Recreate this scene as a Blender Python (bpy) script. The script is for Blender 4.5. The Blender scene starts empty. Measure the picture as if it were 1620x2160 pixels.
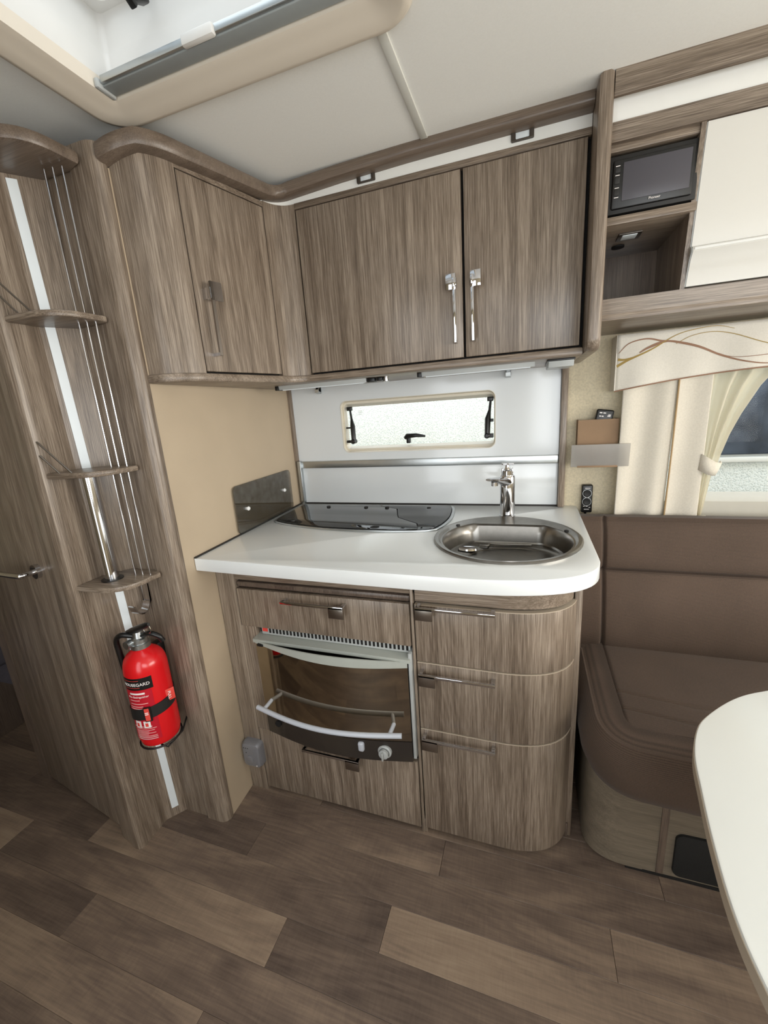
import bpy, bmesh, math, random
from mathutils import Vector, Matrix
random.seed(7)
PI = math.pi
S = bpy.context.scene
C = S.collection

# ------------------------------------------------------------------ camera
def cam_axes(yaw, pitch, roll):
    f = Vector((-math.sin(yaw)*math.cos(pitch), math.cos(yaw)*math.cos(pitch), math.sin(pitch)))
    rt = Vector((math.cos(yaw), math.sin(yaw), 0)); up = rt.cross(f)
    return rt*math.cos(roll)+up*math.sin(roll), -rt*math.sin(roll)+up*math.cos(roll), f
cd = bpy.data.cameras.new('camera'); cam = bpy.data.objects.new('camera', cd); C.objects.link(cam)
r_, u_, f_ = cam_axes(0.3434, -0.2435, -0.0689)
cam.matrix_world = Matrix(((r_.x, u_.x, -f_.x, 0.916), (r_.y, u_.y, -f_.y, -1.5927), (r_.z, u_.z, -f_.z, 1.2858), (0, 0, 0, 1)))
cd.sensor_fit = 'HORIZONTAL'; cd.sensor_width = 36; cd.lens = 873.98*36/1620; cd.clip_start = 0.02
S.camera = cam
# ------------------------------------------------------------------ world, daylight, added fill lamps, exposure
w = bpy.data.worlds.new('sky'); S.world = w; w.use_nodes = True
bg = w.node_tree.nodes['Background']; bg.inputs[0].default_value = (0.93, 0.97, 1.0, 1); bg.inputs[1].default_value = 3.0
def area(name, loc, rot, sx, sy, power, col=(1, .995, .985)):
    l = bpy.data.lights.new(name, 'AREA'); l.shape = 'RECTANGLE'; l.size = sx; l.size_y = sy; l.energy = power; l.color = col
    o = bpy.data.objects.new(name, l); C.objects.link(o); o.location = loc; o.rotation_euler = rot; return o
area('daylight_roof_hatch', (.37, -1.06, 2.45), (0, 0, 0), .7, .7, 9, (1, 1, 1))
area('daylight_front_window', (3.62, -1.1, 1.25), (0, PI/2+.22, 0), .8, 1.9, 58, (1, .93, .82))
area('fill_side_window', (1.75, -2.42, 1.2), (PI/2+.3, 0, 0), 1.7, .75, 19, (.95, .98, 1))  # added fill lamp outside an unseen window behind the camera
area('fill_entrance', (.35, -2.42, 1.15), (PI/2, 0, 0), .6, 1.5, 5, (.95, .98, 1))  # weak fill lamp added at an unseen doorway
area('fill_front_hatch', (2.2, -1.1, 2.4), (0, 0, 0), .8, .8, 16, (1, 1, 1))  # fill lamp added above an unseen second roof opening
vs = S.view_settings; vs.view_transform = 'Standard'; vs.look = 'None'; vs.gamma = 1; vs.exposure = -0.2
vs.use_curve_mapping = False

# ------------------------------------------------------------------ materials
def lin(h):
    h = h.lstrip('#'); v = [int(h[i:i+2], 16)/255 for i in (0, 2, 4)]
    return tuple([(c/12.92 if c <= .04045 else ((c+.055)/1.055)**2.4) for c in v])+(1,)
class NT:
    def __init__(s, name):
        s.m = bpy.data.materials.new(name); s.m.use_nodes = True; s.t = s.m.node_tree
        s.b = s.t.nodes['Principled BSDF']; s.o = s.t.nodes['Material Output']
    def n(s, ty, ins=None, **kw):
        nd = s.t.nodes.new(ty)
        for k, v in kw.items(): setattr(nd, k, v)
        for k, v in (ins or {}).items():
            if hasattr(v, 'is_linked') or isinstance(v, bpy.types.NodeSocket): s.t.links.new(v, nd.inputs[k])
            else: nd.inputs[k].default_value = v
        return nd
    def link(s, a, b): s.t.links.new(a, b)
    def math(s, op, a, b=0.0, c=None):
        d = {0: a, 1: b}
        if c is not None: d[2] = c
        return s.n('ShaderNodeMath', d, operation=op).outputs[0]
    def pos(s, scale):
        g = s.n('ShaderNodeNewGeometry')
        return s.n('ShaderNodeVectorMath', {0: g.outputs['Position'], 1: scale}, operation='MULTIPLY').outputs[0]
    def noise(s, vec, scale=1, detail=2, rough=.5, dist=0):
        return s.n('ShaderNodeTexNoise', {'Vector': vec, 'Scale': scale, 'Detail': detail, 'Roughness': rough, 'Distortion': dist}).outputs[0]
    def ramp(s, fac, stops):
        r = s.n('ShaderNodeValToRGB', {0: fac}); e = r.color_ramp.elements
        while len(e) < len(stops): e.new(.5)
        for i, (p, c) in enumerate(stops): e[i].position = p; e[i].color = c
        return r.outputs[0]
    def bump(s, h, strength=.1, dist=.001):
        b = s.n('ShaderNodeBump', {'Height': h, 'Strength': strength, 'Distance': dist})
        s.link(b.outputs[0], s.b.inputs['Normal'])
M = {}
def plain(name, col, rough=.5, metal=0, var=.04, nscale=30, bump=0, spec=.5, coat=0):
    """solid colour with a little procedural mottling"""
    t = NT(name); c = lin(col) if isinstance(col, str) else col
    f = t.noise(t.pos((1, 1, 1)), nscale, 3)
    a = tuple(max(0, x*(1-var)) for x in c[:3])+(1,); b = tuple(min(1, x*(1+var)) for x in c[:3])+(1,)
    t.link(t.ramp(f, [(.3, a), (.7, b)]), t.b.inputs['Base Color'])
    t.b.inputs['Roughness'].default_value = rough; t.b.inputs['Metallic'].default_value = metal
    t.b.inputs['Specular IOR Level'].default_value = spec; t.b.inputs['Coat Weight'].default_value = coat
    if bump: t.bump(f, bump)
    M[name] = t.m; return t.m
def wood(name, axis, dark, mid, light, rough=.32, seed=0.0, contrast=1.0):
    t = NT(name); i = 'XYZ'.index(axis)
    def sc(a, b): v = [a]*3; v[i] = b; return tuple(v)
    g = t.n('ShaderNodeNewGeometry')
    P = t.n('ShaderNodeVectorMath', {0: g.outputs['Position'], 1: (seed, seed*.7, seed*1.3)}, operation='ADD').outputs[0]
    def st(v): return t.n('ShaderNodeVectorMath', {0: P, 1: v}, operation='MULTIPLY').outputs[0]
    band = t.noise(st(sc(34, .55)), 1, 2, .6)
    fine = t.noise(st(sc(520, 11)), 1, 4, .65)
    cont = t.noise(st(sc(6.5, .75)), 1, 0, .4, .05)
    rings = t.math('SINE', t.math('MULTIPLY', cont, 150))
    v = t.math('ADD', .5, t.math('MULTIPLY', t.math('SUBTRACT', band, .5), .95*contrast))
    v = t.math('ADD', v, t.math('MULTIPLY', t.math('SUBTRACT', fine, .5), 1.8*contrast))
    mask = t.math('MULTIPLY', t.math('GREATER_THAN', cont, -1), t.noise(st(sc(4, .6)), 1, 1, .5))
    v = t.math('ADD', v, t.math('MULTIPLY', t.math('MULTIPLY', rings, mask), .085*contrast))
    t.link(t.ramp(v, [(.18, lin(dark)), (.5, lin(mid)), (.84, lin(light))]), t.b.inputs['Base Color'])
    t.b.inputs['Roughness'].default_value = rough
    t.bump(fine, .12, .0006)
    M[name] = t.m
WD = ('5d5044', '7c6e60', '9c8e7f')
wood('oak_vertical', 'Z', *WD)
wood('oak_along', 'X', *WD, seed=3)
wood('oak_across', 'Y', *WD, seed=5)
wood('oak_cornice', 'X', '54483e', '6c5e52', '85776a', seed=8, contrast=.6)
wood('oak_dark', 'Z', '4a3f37', '5d5047', '6f6155', seed=2)
wood('bench_ply', 'X', '5e5649', '716759', '847968', rough=.5, seed=11, contrast=.7)
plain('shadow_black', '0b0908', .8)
plain('ceiling_white', 'f4f4f0', .75, var=.015, nscale=300, bump=.1)
plain('seam_white', 'd2d2cb', .6, var=.01)
plain('beige_board', 'b7a68f', .6, var=.03, nscale=8)
plain('wall_vinyl', 'cfc3a8', .75, var=.1, nscale=160, bump=.25)
plain('gloss_white', 'd9dddf', .13, var=.01, nscale=4, spec=.55)
plain('worktop_white', 'e4e7e7', .2, var=.01, nscale=5, spec=.5)
plain('matt_white', 'e8e8e4', .5, var=.01)
plain('flap_white', 'd0cec8', .22, var=.01, nscale=3)
plain('cream_plastic', 'd3ccbd', .45, var=.015)
plain('hatch_plastic', 'ddd3c4', .45, var=.02, nscale=5)
plain('hatch_shaft_white', 'dedcd8', .45, var=.015, nscale=10)
plain('chrome', 'cfcfd2', .07, 1, var=.01)
plain('bronze_dark', '4d463f', .3, .5, var=.03)
plain('satin_nickel', '9c958e', .3, 1, var=.03)
plain('steel_brushed', '8b8883', .28, 1, var=.06, nscale=60)
plain('alu', 'b9bdbe', .32, 1, var=.03)
plain('alu_grey_paint', 'aeb1b0', .4, var=.02)
plain('blind_grey', '8f9494', .4, var=.03)
plain('black_plastic', '121212', .35, var=.1)
plain('black_soft', '171615', .6, var=.1)
plain('black_glass', '131416', .05, var=.02, spec=.45)
plain('oven_glass', 'a09686', .05, 1, var=.03)
plain('oven_panel', '312c28', .12, var=.03, spec=.6)
plain('oven_grey', 'a9ada6', .4, var=.02)
plain('oven_handle_white', 'bfc4cd', .3, var=.01)
plain('red_paint', 'd2141b', .22, var=.03, nscale=6, spec=.6)
plain('label_dark_red', 'b51226', .4, var=.03)
plain('print_white', 'ece6e4', .5, var=.01)
plain('print_pale', 'e0a9a8', .5, var=.02)
plain('sticker_red', 'd8463c', .5)
plain('box_brown', '8a6f54', .7, var=.06)
plain('detector_silver', '85858a', .3, .3, var=.04)
plain('screen_grey', '4c4a50', .3, var=.03, nscale=4, spec=.3)
plain('screw_white', 'e8e8e8', .3)
plain('led_diffuser', 'dfe6ea', .4, var=.01)
plain('rubber', '24211f', .7)
plain('print_brown', '8b6a55', .8)
plain('print_olive', '9a8247', .8)
plain('curtain_cream', 'cdc6b8', .85, var=.05, nscale=220, bump=.2)
plain('valance_cream', 'd2cdc2', .85, var=.04, nscale=260, bump=.2)
plain('curtain_piping', 'a08660', .8)
plain('blanket_grey', '57535a', .9, var=.1, nscale=40)
plain('table_white', 'e9eae5', .25, var=.01, nscale=5)
plain('table_edge', 'b9ab98', .5, var=.03)
plain('vent_black', '141413', .8, var=.2, nscale=400, bump=.5)
plain('outside_ground', '8d8b88', .9, var=.1)
plain('outer_glass', '48505d', .35, var=.5, nscale=6, spec=.2)  # strong mottling paints highlights into the glass colour
plain('frame_grey', 'b5b1a5', .5, var=.02)
def fabric(name, c1, c2, axis, period=.0036):
    t = NT(name); g = t.n('ShaderNodeNewGeometry'); sx = t.n('ShaderNodeSeparateXYZ', {0: g.outputs['Position']})
    def lines(k): return t.math('SINE', t.math('MULTIPLY', sx.outputs[k], 2*PI/period))
    h = lines(axis) if isinstance(axis, int) else t.math('MULTIPLY', t.math('ADD', lines(axis[0]), lines(axis[1])), .5)
    n = t.noise(t.pos((1, 1, 1)), 420, 2); big = t.noise(t.pos((1, 1, 1)), 5, 2)
    v = t.math('ADD', t.math('MULTIPLY', h, .16), t.math('ADD', t.math('MULTIPLY', n, .5), t.math('MULTIPLY', big, .5)))
    t.link(t.ramp(v, [(.25, lin(c1)), (.75, lin(c2))]), t.b.inputs['Base Color'])
    t.b.inputs['Roughness'].default_value = .9; t.b.inputs['Sheen Weight'].default_value = .06
    t.bump(v, .5, .0012); M[name] = t.m
fabric('seat_brown', '42352b', '5c4b3f', 2)
fabric('seat_brown_top', '42352b', '5c4b3f', 1)
def floor_mat():
    t = NT('vinyl_plank'); oi = t.n('ShaderNodeObjectInfo')
    off = t.n('ShaderNodeVectorMath', {0: t.n('ShaderNodeCombineXYZ', {0: oi.outputs['Random'], 1: oi.outputs['Random'], 2: 0.0}).outputs[0], 1: (17, 31, 0)}, operation='MULTIPLY').outputs[0]
    g = t.n('ShaderNodeNewGeometry'); P = t.n('ShaderNodeVectorMath', {0: g.outputs['Position'], 1: off}, operation='ADD').outputs[0]
    def st(v): return t.n('ShaderNodeVectorMath', {0: P, 1: v}, operation='MULTIPLY').outputs[0]
    blot = t.noise(st((2.6, 9, 1)), 1, 2, .5, .9)
    grain = t.noise(st((9, 190, 1)), 1, 4, .65)
    cross = t.noise(st((75, 14, 1)), 1, 2, .6, 1.5)
    cont = t.math('SINE', t.math('MULTIPLY', t.noise(st((1.6, 12, 1)), 1, .5, .4, .4), 70))
    v = t.math('ADD', t.math('MULTIPLY', t.math('SUBTRACT', blot, .5), .75), t.math('MULTIPLY', t.math('SUBTRACT', grain, .5), .45))
    v = t.math('ADD', v, t.math('MULTIPLY', t.math('SUBTRACT', cross, .5), .16))
    v = t.math('ADD', v, t.math('MULTIPLY', cont, .035))
    oc = t.n('ShaderNodeSeparateColor', {0: oi.outputs['Color']})          # the print runs from one tone to another along each plank
    gx = t.n('ShaderNodeSeparateXYZ', {0: t.n('ShaderNodeTexCoord').outputs['Generated']}).outputs[0]
    tone = t.math('ADD', t.math('MULTIPLY', oc.outputs[0], t.math('SUBTRACT', 1.0, gx)), t.math('MULTIPLY', oc.outputs[1], gx))
    v = t.math('ADD', v, tone)
    t.link(t.ramp(v, [(.1, lin('4e423b')), (.4, lin('706054')), (.65, lin('8d7a68')), (.95, lin('a4917c'))]), t.b.inputs['Base Color'])
    t.b.inputs['Roughness'].default_value = .5
    t.b.inputs['Specular IOR Level'].default_value = .35
    t.bump(grain, .15, .0006); M['vinyl_plank'] = t.m
floor_mat()
def pane_mat(name, tint, gloss=.08, rough=.02, opaque=0.0, ocol=None):
    """thin clear pane: straight-through light with a weak reflection (and an optional diffuse share)"""
    t = NT(name); tr = t.n('ShaderNodeBsdfTransparent', {0: tint}); gl = t.n('ShaderNodeBsdfGlossy', {0: (1, 1, 1, 1), 1: rough})
    nz = t.noise(t.pos((1, 1, 1)), 40, 2); k = t.math('MULTIPLY', gloss*2, nz)
    m = t.n('ShaderNodeMixShader', {0: k, 1: tr.outputs[0], 2: gl.outputs[0]}); out = m.outputs[0]
    if opaque:
        d = t.n('ShaderNodeBsdfDiffuse', {0: ocol}); tl = t.n('ShaderNodeBsdfTranslucent', {0: ocol})
        dd = t.n('ShaderNodeMixShader', {0: .5, 1: d.outputs[0], 2: tl.outputs[0]})
        out = t.n('ShaderNodeMixShader', {0: opaque, 1: out, 2: dd.outputs[0]}).outputs[0]
    t.link(out, t.o.inputs[0]); M[name] = t.m
pane_mat('clear_pane', (.97, .98, .98, 1), .004)
pane_mat('smoked_pane', (.6, .6, .585, 1), .08)
pane_mat('hatch_lens', (.55, .57, .58, 1), .05)
pane_mat('frosted_acrylic', (.8, .8, .8, 1), .03, .3, .5, lin('d6d3ce'))
pane_mat('sheer_voile', (.96, .95, .92, 1), 0.0, .5, .6, lin('eae4d2'))
def hammered():
    t = NT('hammered_white'); v = t.n('ShaderNodeTexVoronoi', {'Vector': t.pos((1, 1, 1)), 'Scale': 120.0}).outputs[0]
    t.link(t.ramp(v, [(.12, lin('ccd6d6')), (.5, lin('f6fbfa'))]), t.b.inputs['Base Color'])
    t.b.inputs['Roughness'].default_value = .45; t.bump(v, .6, .004); M['hammered_white'] = t.m
hammered()

# ------------------------------------------------------------------ geometry helpers (all in world coordinates)
def root_loc(o):
    while o is not None and o.parent is not None: o = o.parent
    return Vector(o.location) if o is not None else Vector((0, 0, 0))
def tag(o, label=None, cat=None, group=None, kind=None):
    for k, v in (('label', label), ('category', cat), ('group', group), ('kind', kind)):
        if v: o[k] = v
    return o
def thing(name, label, cat, loc=(0, 0, 0), group=None):
    o = bpy.data.objects.new(name, None); C.objects.link(o); o.location = loc; o.empty_display_size = .05
    return tag(o, label, cat, group)
def finish(name, bm, mat, parent=None, smooth=35, loc=None):
    bmesh.ops.recalc_face_normals(bm, faces=bm.faces[:])
    sh = root_loc(parent) if parent else Vector(loc or (0, 0, 0))
    if sh.length: bmesh.ops.translate(bm, verts=bm.verts[:], vec=-sh)
    me = bpy.data.meshes.new(name); bm.to_mesh(me); bm.free()
    me.materials.append(M[mat])
    if smooth:
        for p in me.polygons: p.use_smooth = True
        me.set_sharp_from_angle(angle=math.radians(smooth))
    o = bpy.data.objects.new(name, me); C.objects.link(o)
    if parent: o.parent = parent
    else: o.location = sh
    return o
def bm_box(bm, x0, x1, y0, y1, z0, z1, bev=0, seg=2):
    r = bmesh.ops.create_cube(bm, size=1); vv = r['verts']
    for v in vv: v.co = Vector(((x0+x1)/2+v.co.x*(x1-x0), (y0+y1)/2+v.co.y*(y1-y0), (z0+z1)/2+v.co.z*(z1-z0)))
    if bev:
        ed = list({e for v in vv for e in v.link_edges})
        bmesh.ops.bevel(bm, geom=ed, offset=bev, segments=seg, affect='EDGES', profile=.5)
def box(name, x0, x1, y0, y1, z0, z1, mat, parent=None, bev=.0015, seg=2, loc=None, rot=None):
    bm = bmesh.new(); bm_box(bm, x0, x1, y0, y1, z0, z1, bev, seg)
    if rot:
        ax, ang = rot; c = Vector(((x0+x1)/2, (y0+y1)/2, (z0+z1)/2))
        bmesh.ops.rotate(bm, verts=bm.verts[:], cent=c, matrix=Matrix.Rotation(ang, 3, ax))
    return finish(name, bm, mat, parent, loc=loc)
def boxes(name, L, mat, parent=None, bev=0.0, loc=None):
    bm = bmesh.new()
    for b in L: bm_box(bm, *b, bev)
    return finish(name, bm, mat, parent, loc=loc)
def bm_loft(bm, rings, closed=True, caps=True, loop=False):
    R = [[bm.verts.new(p) for p in r] for r in rings]; n = len(R[0])
    pairs = list(zip(R, R[1:]))+([(R[-1], R[0])] if loop else [])
    for a, b in pairs:
        for i in range(n if closed else n-1):
            j = (i+1) % n; bm.faces.new((a[i], a[j], b[j], b[i]))
    if caps and closed and not loop:
        bm.faces.new(R[0][::-1]); bm.faces.new(R[-1])
    return R
def loft(name, rings, mat, parent=None, closed=True, caps=True, smooth=40, loc=None, loop=False):
    bm = bmesh.new(); bm_loft(bm, rings, closed, caps, loop); return finish(name, bm, mat, parent, smooth, loc)
def prism(name, pts, a0, a1, mat, parent=None, axis='Z', bev=0, smooth=30, loc=None):
    def P(u, v, a): return {'Z': (u, v, a), 'Y': (u, a, v), 'X': (a, u, v)}[axis]
    bm = bmesh.new(); lo = [bm.verts.new(P(u, v, a0)) for u, v in pts]; hi = [bm.verts.new(P(u, v, a1)) for u, v in pts]
    f1 = bm.faces.new(lo); f2 = bm.faces.new(hi[::-1]); n = len(pts)
    for i in range(n): bm.faces.new((lo[i], lo[(i+1) % n], hi[(i+1) % n], hi[i]))
    bmesh.ops.recalc_face_normals(bm, faces=bm.faces[:])
    if bev: bmesh.ops.bevel(bm, geom=list(set(f1.edges) | set(f2.edges)), offset=bev, segments=2, affect='EDGES', profile=.5)
    return finish(name, bm, mat, parent, smooth, loc)
def tube_rings(path, r, n=10):
    path = [Vector(p) for p in path]; rr = r if isinstance(r, (list, tuple)) else [r]*len(path)
    T = []
    for i in range(len(path)):
        a = path[max(i-1, 0)]; b = path[min(i+1, len(path)-1)]; T.append((b-a).normalized())
    up = Vector((0, 0, 1)) if abs(T[0].z) < .9 else Vector((1, 0, 0)); N = (up-T[0]*up.dot(T[0])).normalized()
    rings = []
    for p, t, q in zip(path, T, rr):
        N = (N-t*N.dot(t)).normalized(); B = t.cross(N)
        rings.append([p+N*q*math.cos(2*PI*k/n)+B*q*math.sin(2*PI*k/n) for k in range(n)])
    return rings
def tube(name, path, r, mat, parent=None, n=10, smooth=50, loc=None): return loft(name, tube_rings(path, r, n), mat, parent, smooth=smooth, loc=loc)
def lathe(name, cx, cy, prof, mat, parent=None, n=32, axis='Z', smooth=35, loc=None):
    def P(r, a, h):
        u, v = r*math.cos(a), r*math.sin(a)
        return {'Z': (cx+u, cy+v, h), 'Y': (cx+u, h, cy+v), 'X': (h, cx+u, cy+v)}[axis]
    return loft(name, [[P(max(r, 1e-4), 2*PI*k/n, h) for k in range(n)] for r, h in prof], mat, parent, smooth=smooth, loc=loc)
def smoothpath(pts, n=8):
    P = [Vector(p) for p in pts]; P = [P[0]*2-P[1]]+P+[P[-1]*2-P[-2]]; out = []
    for i in range(1, len(P)-2):
        for k in range(n):
            t = k/n; a, b, c, d = P[i-1:i+3]
            out.append(.5*((2*b)+(c-a)*t+(2*a-5*b+4*c-d)*t*t+(3*b-a-3*c+d)*t**3))
    out.append(P[-2]); return out
def rrect(x0, x1, y0, y1, r, n=6):
    out = []
    for cx, cy, a in ((x1-r, y0+r, -PI/2), (x1-r, y1-r, 0), (x0+r, y1-r, PI/2), (x0+r, y0+r, PI)):
        for k in range(n+1): t = a+PI/2*k/n; out.append((cx+r*math.cos(t), cy+r*math.sin(t)))
    return out
def plate(name, outer, holes, lo, hi, mat, parent=None, axis='Z', bev=0.0, loc=None, smooth=30):
    cu = bpy.data.curves.new(name, 'CURVE'); cu.dimensions = '2D'; cu.fill_mode = 'BOTH'
    cu.extrude = (hi-lo)/2-bev; cu.bevel_depth = bev; cu.bevel_resolution = 1; cu.offset = -bev
    for L in [outer]+list(holes):
        s = cu.splines.new('POLY'); s.points.add(len(L)-1); s.use_cyclic_u = True
        for p, (u, v) in zip(s.points, L): p.co = (u, v, 0, 1)
    o = bpy.data.objects.new(name, cu); C.objects.link(o)
    dg = bpy.context.evaluated_depsgraph_get(); me = bpy.data.meshes.new_from_object(o.evaluated_get(dg))
    bpy.data.objects.remove(o); bpy.data.curves.remove(cu)
    bm = bmesh.new(); bm.from_mesh(me); bpy.data.meshes.remove(me)
    bmesh.ops.remove_doubles(bm, verts=bm.verts[:], dist=1e-5)
    m = (lo+hi)/2
    for v in bm.verts:
        a, b, c = v.co; v.co = {'Z': (a, b, m+c), 'Y': (a, m+c, b), 'X': (m+c, a, b)}[axis]
    return finish(name, bm, mat, parent, smooth, loc)
def text(name, s, size, origin, ux, uy, mat, parent, t=.0004, align='LEFT', wrap=None):
    """flat lettering lying at origin with its baseline along ux and its height along uy"""
    cu = bpy.data.curves.new(name, 'FONT'); cu.body = s; cu.size = size; cu.extrude = t/2; cu.align_x = align
    o = bpy.data.objects.new(name, cu); C.objects.link(o); dg = bpy.context.evaluated_depsgraph_get()
    me = bpy.data.meshes.new_from_object(o.evaluated_get(dg)); bpy.data.objects.remove(o); bpy.data.curves.remove(cu)
    bm = bmesh.new(); bm.from_mesh(me); bpy.data.meshes.remove(me)
    ux = Vector(ux).normalized(); uy = Vector(uy).normalized(); uz = ux.cross(uy); O = Vector(origin)
    for v in bm.verts:
        if wrap: v.co = wrap(v.co.x, v.co.y, v.co.z)
        else: v.co = O+ux*v.co.x+uy*v.co.y+uz*(v.co.z+t/2)
    return finish(name, bm, mat, parent, 0)
def bez(p0, c, p1, n=10): return [((1-t)**2*p0[0]+2*t*(1-t)*c[0]+t*t*p1[0], (1-t)**2*p0[1]+2*t*(1-t)*c[1]+t*t*p1[1]) for t in [k/n for k in range(n+1)]]
def offset(path, d):
    """shift a plan polyline to its right by d"""
    out = []
    for i, p in enumerate(path):
        a = path[max(i-1, 0)]; b = path[min(i+1, len(path)-1)]; tx, ty = b[0]-a[0], b[1]-a[1]; l = math.hypot(tx, ty)
        out.append((p[0]+ty/l*d, p[1]-tx/l*d))
    return out
def band(path, d0, d1): return offset(path, d0)+offset(path, d1)[::-1]
def structure(o, label=None): return tag(o, label, None, None, 'structure')

# ------------------------------------------------------------------ room shell
ZC = 1.952
PLW = .1045
fl = box('floor', -2.3, 3.3, -2.25, .02, -.06, -.004, 'shadow_black', bev=0, loc=(.5, -1, 0)); structure(fl, 'dark brown wood-look plank floor of the caravan')
joint = {-6: .5, -5: .12, -4: .85, -3: .4, -2: .75, -1: .27, 0: .697, 1: .126, 2: .59, 3: .334, 4: -.228, 5: .245, 6: .62, 7: -.06, 8: .45, 9: .2, 10: .8, 11: .1, 12: .55, 13: .3, 14: .9, 15: .15}
tone = {(0, -1): (.36, .42), (0, 0): (.30, .36), (1, -1): (.30, .22), (1, 0): (.26, .44), (2, -1): (.60, .28), (2, 0): (.68, .50), (3, -1): (.28, .66), (3, 0): (.22, .48), (4, -1): (.38, .26), (4, 0): (.44, .36), (5, -1): (.56, .48), (5, 0): (.34, .42), (6, -1): (.50, .4),
        (6, 0): (.46, .5), (1, 1): (.50, .4), (0, 1): (.5, .4), (3, 1): (.4, .4), (4, 1): (.46, .4), (-1, 0): (.36, .34), (-1, 1): (.42, .4), (3, -2): (.5, .62), (2, -2): (.34, .30), (4, -2): (.4, .4), (1, -2): (.4, .44)}
plank_mesh = {}
for k in range(-6, 16):
    y1 = -.628-PLW*k; y0 = y1-PLW
    for j in range(-3, 4):
        x0 = joint[k]+j; x1 = x0+1.0
        if x1 < -2.25 or x0 > 3.25: continue
        x0c, x1c = max(x0, -2.28), min(x1, 3.28); y1c = min(y1, .0); y0c = max(y0, -2.24); L = round(x1c-x0c, 3)
        key = (L, round(y1c-y0c, 3))
        if key not in plank_mesh:
            bm = bmesh.new(); bm_box(bm, 0, L-.0008, 0, key[1]-.0008, -.004, 0, .0006, 1); tmp = finish('plank', bm, 'vinyl_plank', None, 30)
            plank_mesh[key] = tmp.data; p = tmp
        else:
            p = bpy.data.objects.new('plank', plank_mesh[key]); C.objects.link(p)
        p.parent = fl; p.location = Vector((x0c+.0004, y0c+.0004, 0))-Vector((.5, -1, 0))
        tn = tone.get((k, j)) or (.42+random.uniform(-.12, .12), .42+random.uniform(-.12, .12)); p.color = (tn[0], tn[1], 0, 1)
HX0, HX1, HY0, HY1 = .088, .655, -1.345, -.768          # roof hatch opening
ceil = plate('ceiling', [(-2.3, -2.25), (3.3, -2.25), (3.3, .05), (-2.3, .05)], [rrect(HX0-.02, HX1+.02, HY0-.02, HY1+.02, .01), rrect(1.9, 2.5, -1.4, -.8, .03)], ZC, ZC+.04, 'ceiling_white', loc=(.5, -1, ZC)); structure(ceil, 'pale grey-white caravan ceiling panel')
sm = box('trim_1', .641, .66, -.7, -.33, ZC-.004, ZC+.001, 'seam_white', bev=.0015, loc=(.65, -.5, ZC)); structure(sm, 'narrow white joint strip across the ceiling')
# back wall with the kitchen window and the dinette window
KW = rrect(.196, .796, 1.125, 1.321, .022)
W2 = rrect(1.25, 2.6, .925, 1.42, .04)
wb = plate('wall_back', [(-2.3, -.02), (3.3, -.02), (3.3, 2.0), (-2.3, 2.0)], [KW, W2], .008, .045, 'wall_vinyl', axis='Y', loc=(1, .03, 0)); structure(wb, 'cream textured side wall behind the curtain and wall pocket')
def wall(name, label, *b, mat='wall_vinyl', holes=None): return structure(box(name, *b, mat, bev=0, loc=((b[0]+b[1])/2, (b[2]+b[3])/2, b[4])), label)
structure(plate('wall_near', [(-2.3, -.02), (3.3, -.02), (3.3, 2.0), (-2.3, 2.0)], [rrect(.95, 2.6, .85, 1.55, .04), rrect(.08, .62, .35, 1.8, .04)], -2.29, -2.25, 'wall_vinyl', axis='Y', loc=(1, -2.27, 0)), 'plain cream wall opposite the kitchen')
structure(plate('wall_front', [(-2.29, -.02), (.045, -.02), (.045, 2.0), (-2.29, 2.0)], [rrect(-2.05, -.15, .9, 1.6, .05)], 3.3, 3.34, 'wall_vinyl', axis='X', loc=(3.32, -1, 0)), 'cream end wall with front window')
wall('wall_rear', 'dark rear bedroom wall', -2.34, -2.3, -2.29, .045, -.02, 2.0)
structure(prism('wall_partition', [(0, -.741), (-.042, .006), (-.06, .006), (-.06, -.741)], 0, 1.86, 'beige_board', loc=(-.03, -.4, 0)), 'flat beige partition panel at the left end of the worktop')

# ------------------------------------------------------------------ roof hatch
rh = thing('roof_hatch', 'square cream-framed roof hatch with grey roller blind in the ceiling', 'roof hatch', (.37, -1.06, ZC))
def hatch_ring(x0, x1, y0, y1, r, z): return [(x, y, z) for x, y in rrect(x0, x1, y0, y1, r, 8)]
OX0, OX1, OY0, OY1 = .012, .733, -1.42, -.694
rings = [hatch_ring(OX0, OX1, OY0, OY1, .075, ZC+.0), hatch_ring(OX0+.002, OX1-.002, OY0+.002, OY1-.002, .073, ZC-.010), hatch_ring(OX0+.01, OX1-.01, OY0+.01, OY1-.01, .066, ZC-.018),
         hatch_ring(OX0+.022, OX1-.022, OY0+.022, OY1-.022, .055, ZC-.021), hatch_ring(OX0+.04, OX1-.04, OY0+.04, OY1-.04, .04, ZC-.014), hatch_ring(OX0+.062, OX1-.062, OY0+.062, OY1-.062, .02, ZC-.012),
         hatch_ring(HX0, HX1, HY0, HY1, .006, ZC-.008), hatch_ring(HX0, HX1, HY0, HY1, .006, ZC+.02)]
loft('frame', rings, 'hatch_plastic', rh, caps=False)
loft('shaft', [hatch_ring(HX0-.001, HX1+.001, HY0-.001, HY1+.001, .008, ZC+.018), hatch_ring(HX0-.004, HX1+.004, HY0-.004, HY1+.004, .01, ZC+.075), hatch_ring(HX0-.012, HX1+.012, HY0-.012, HY1+.012, .012, ZC+.08), hatch_ring(HX0-.012, HX1+.012, HY0-.012, HY1+.012, .012, ZC+.15)], 'hatch_shaft_white', rh, caps=False)
plate('lens_frame', rrect(HX0-.03, HX1+.03, HY0-.03, HY1+.03, .03), [rrect(HX0+.004, HX1-.004, HY0+.004, HY1-.004, .03)], ZC+.148, ZC+.165, 'hatch_shaft_white', rh)
zl = ZC+.165
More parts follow.
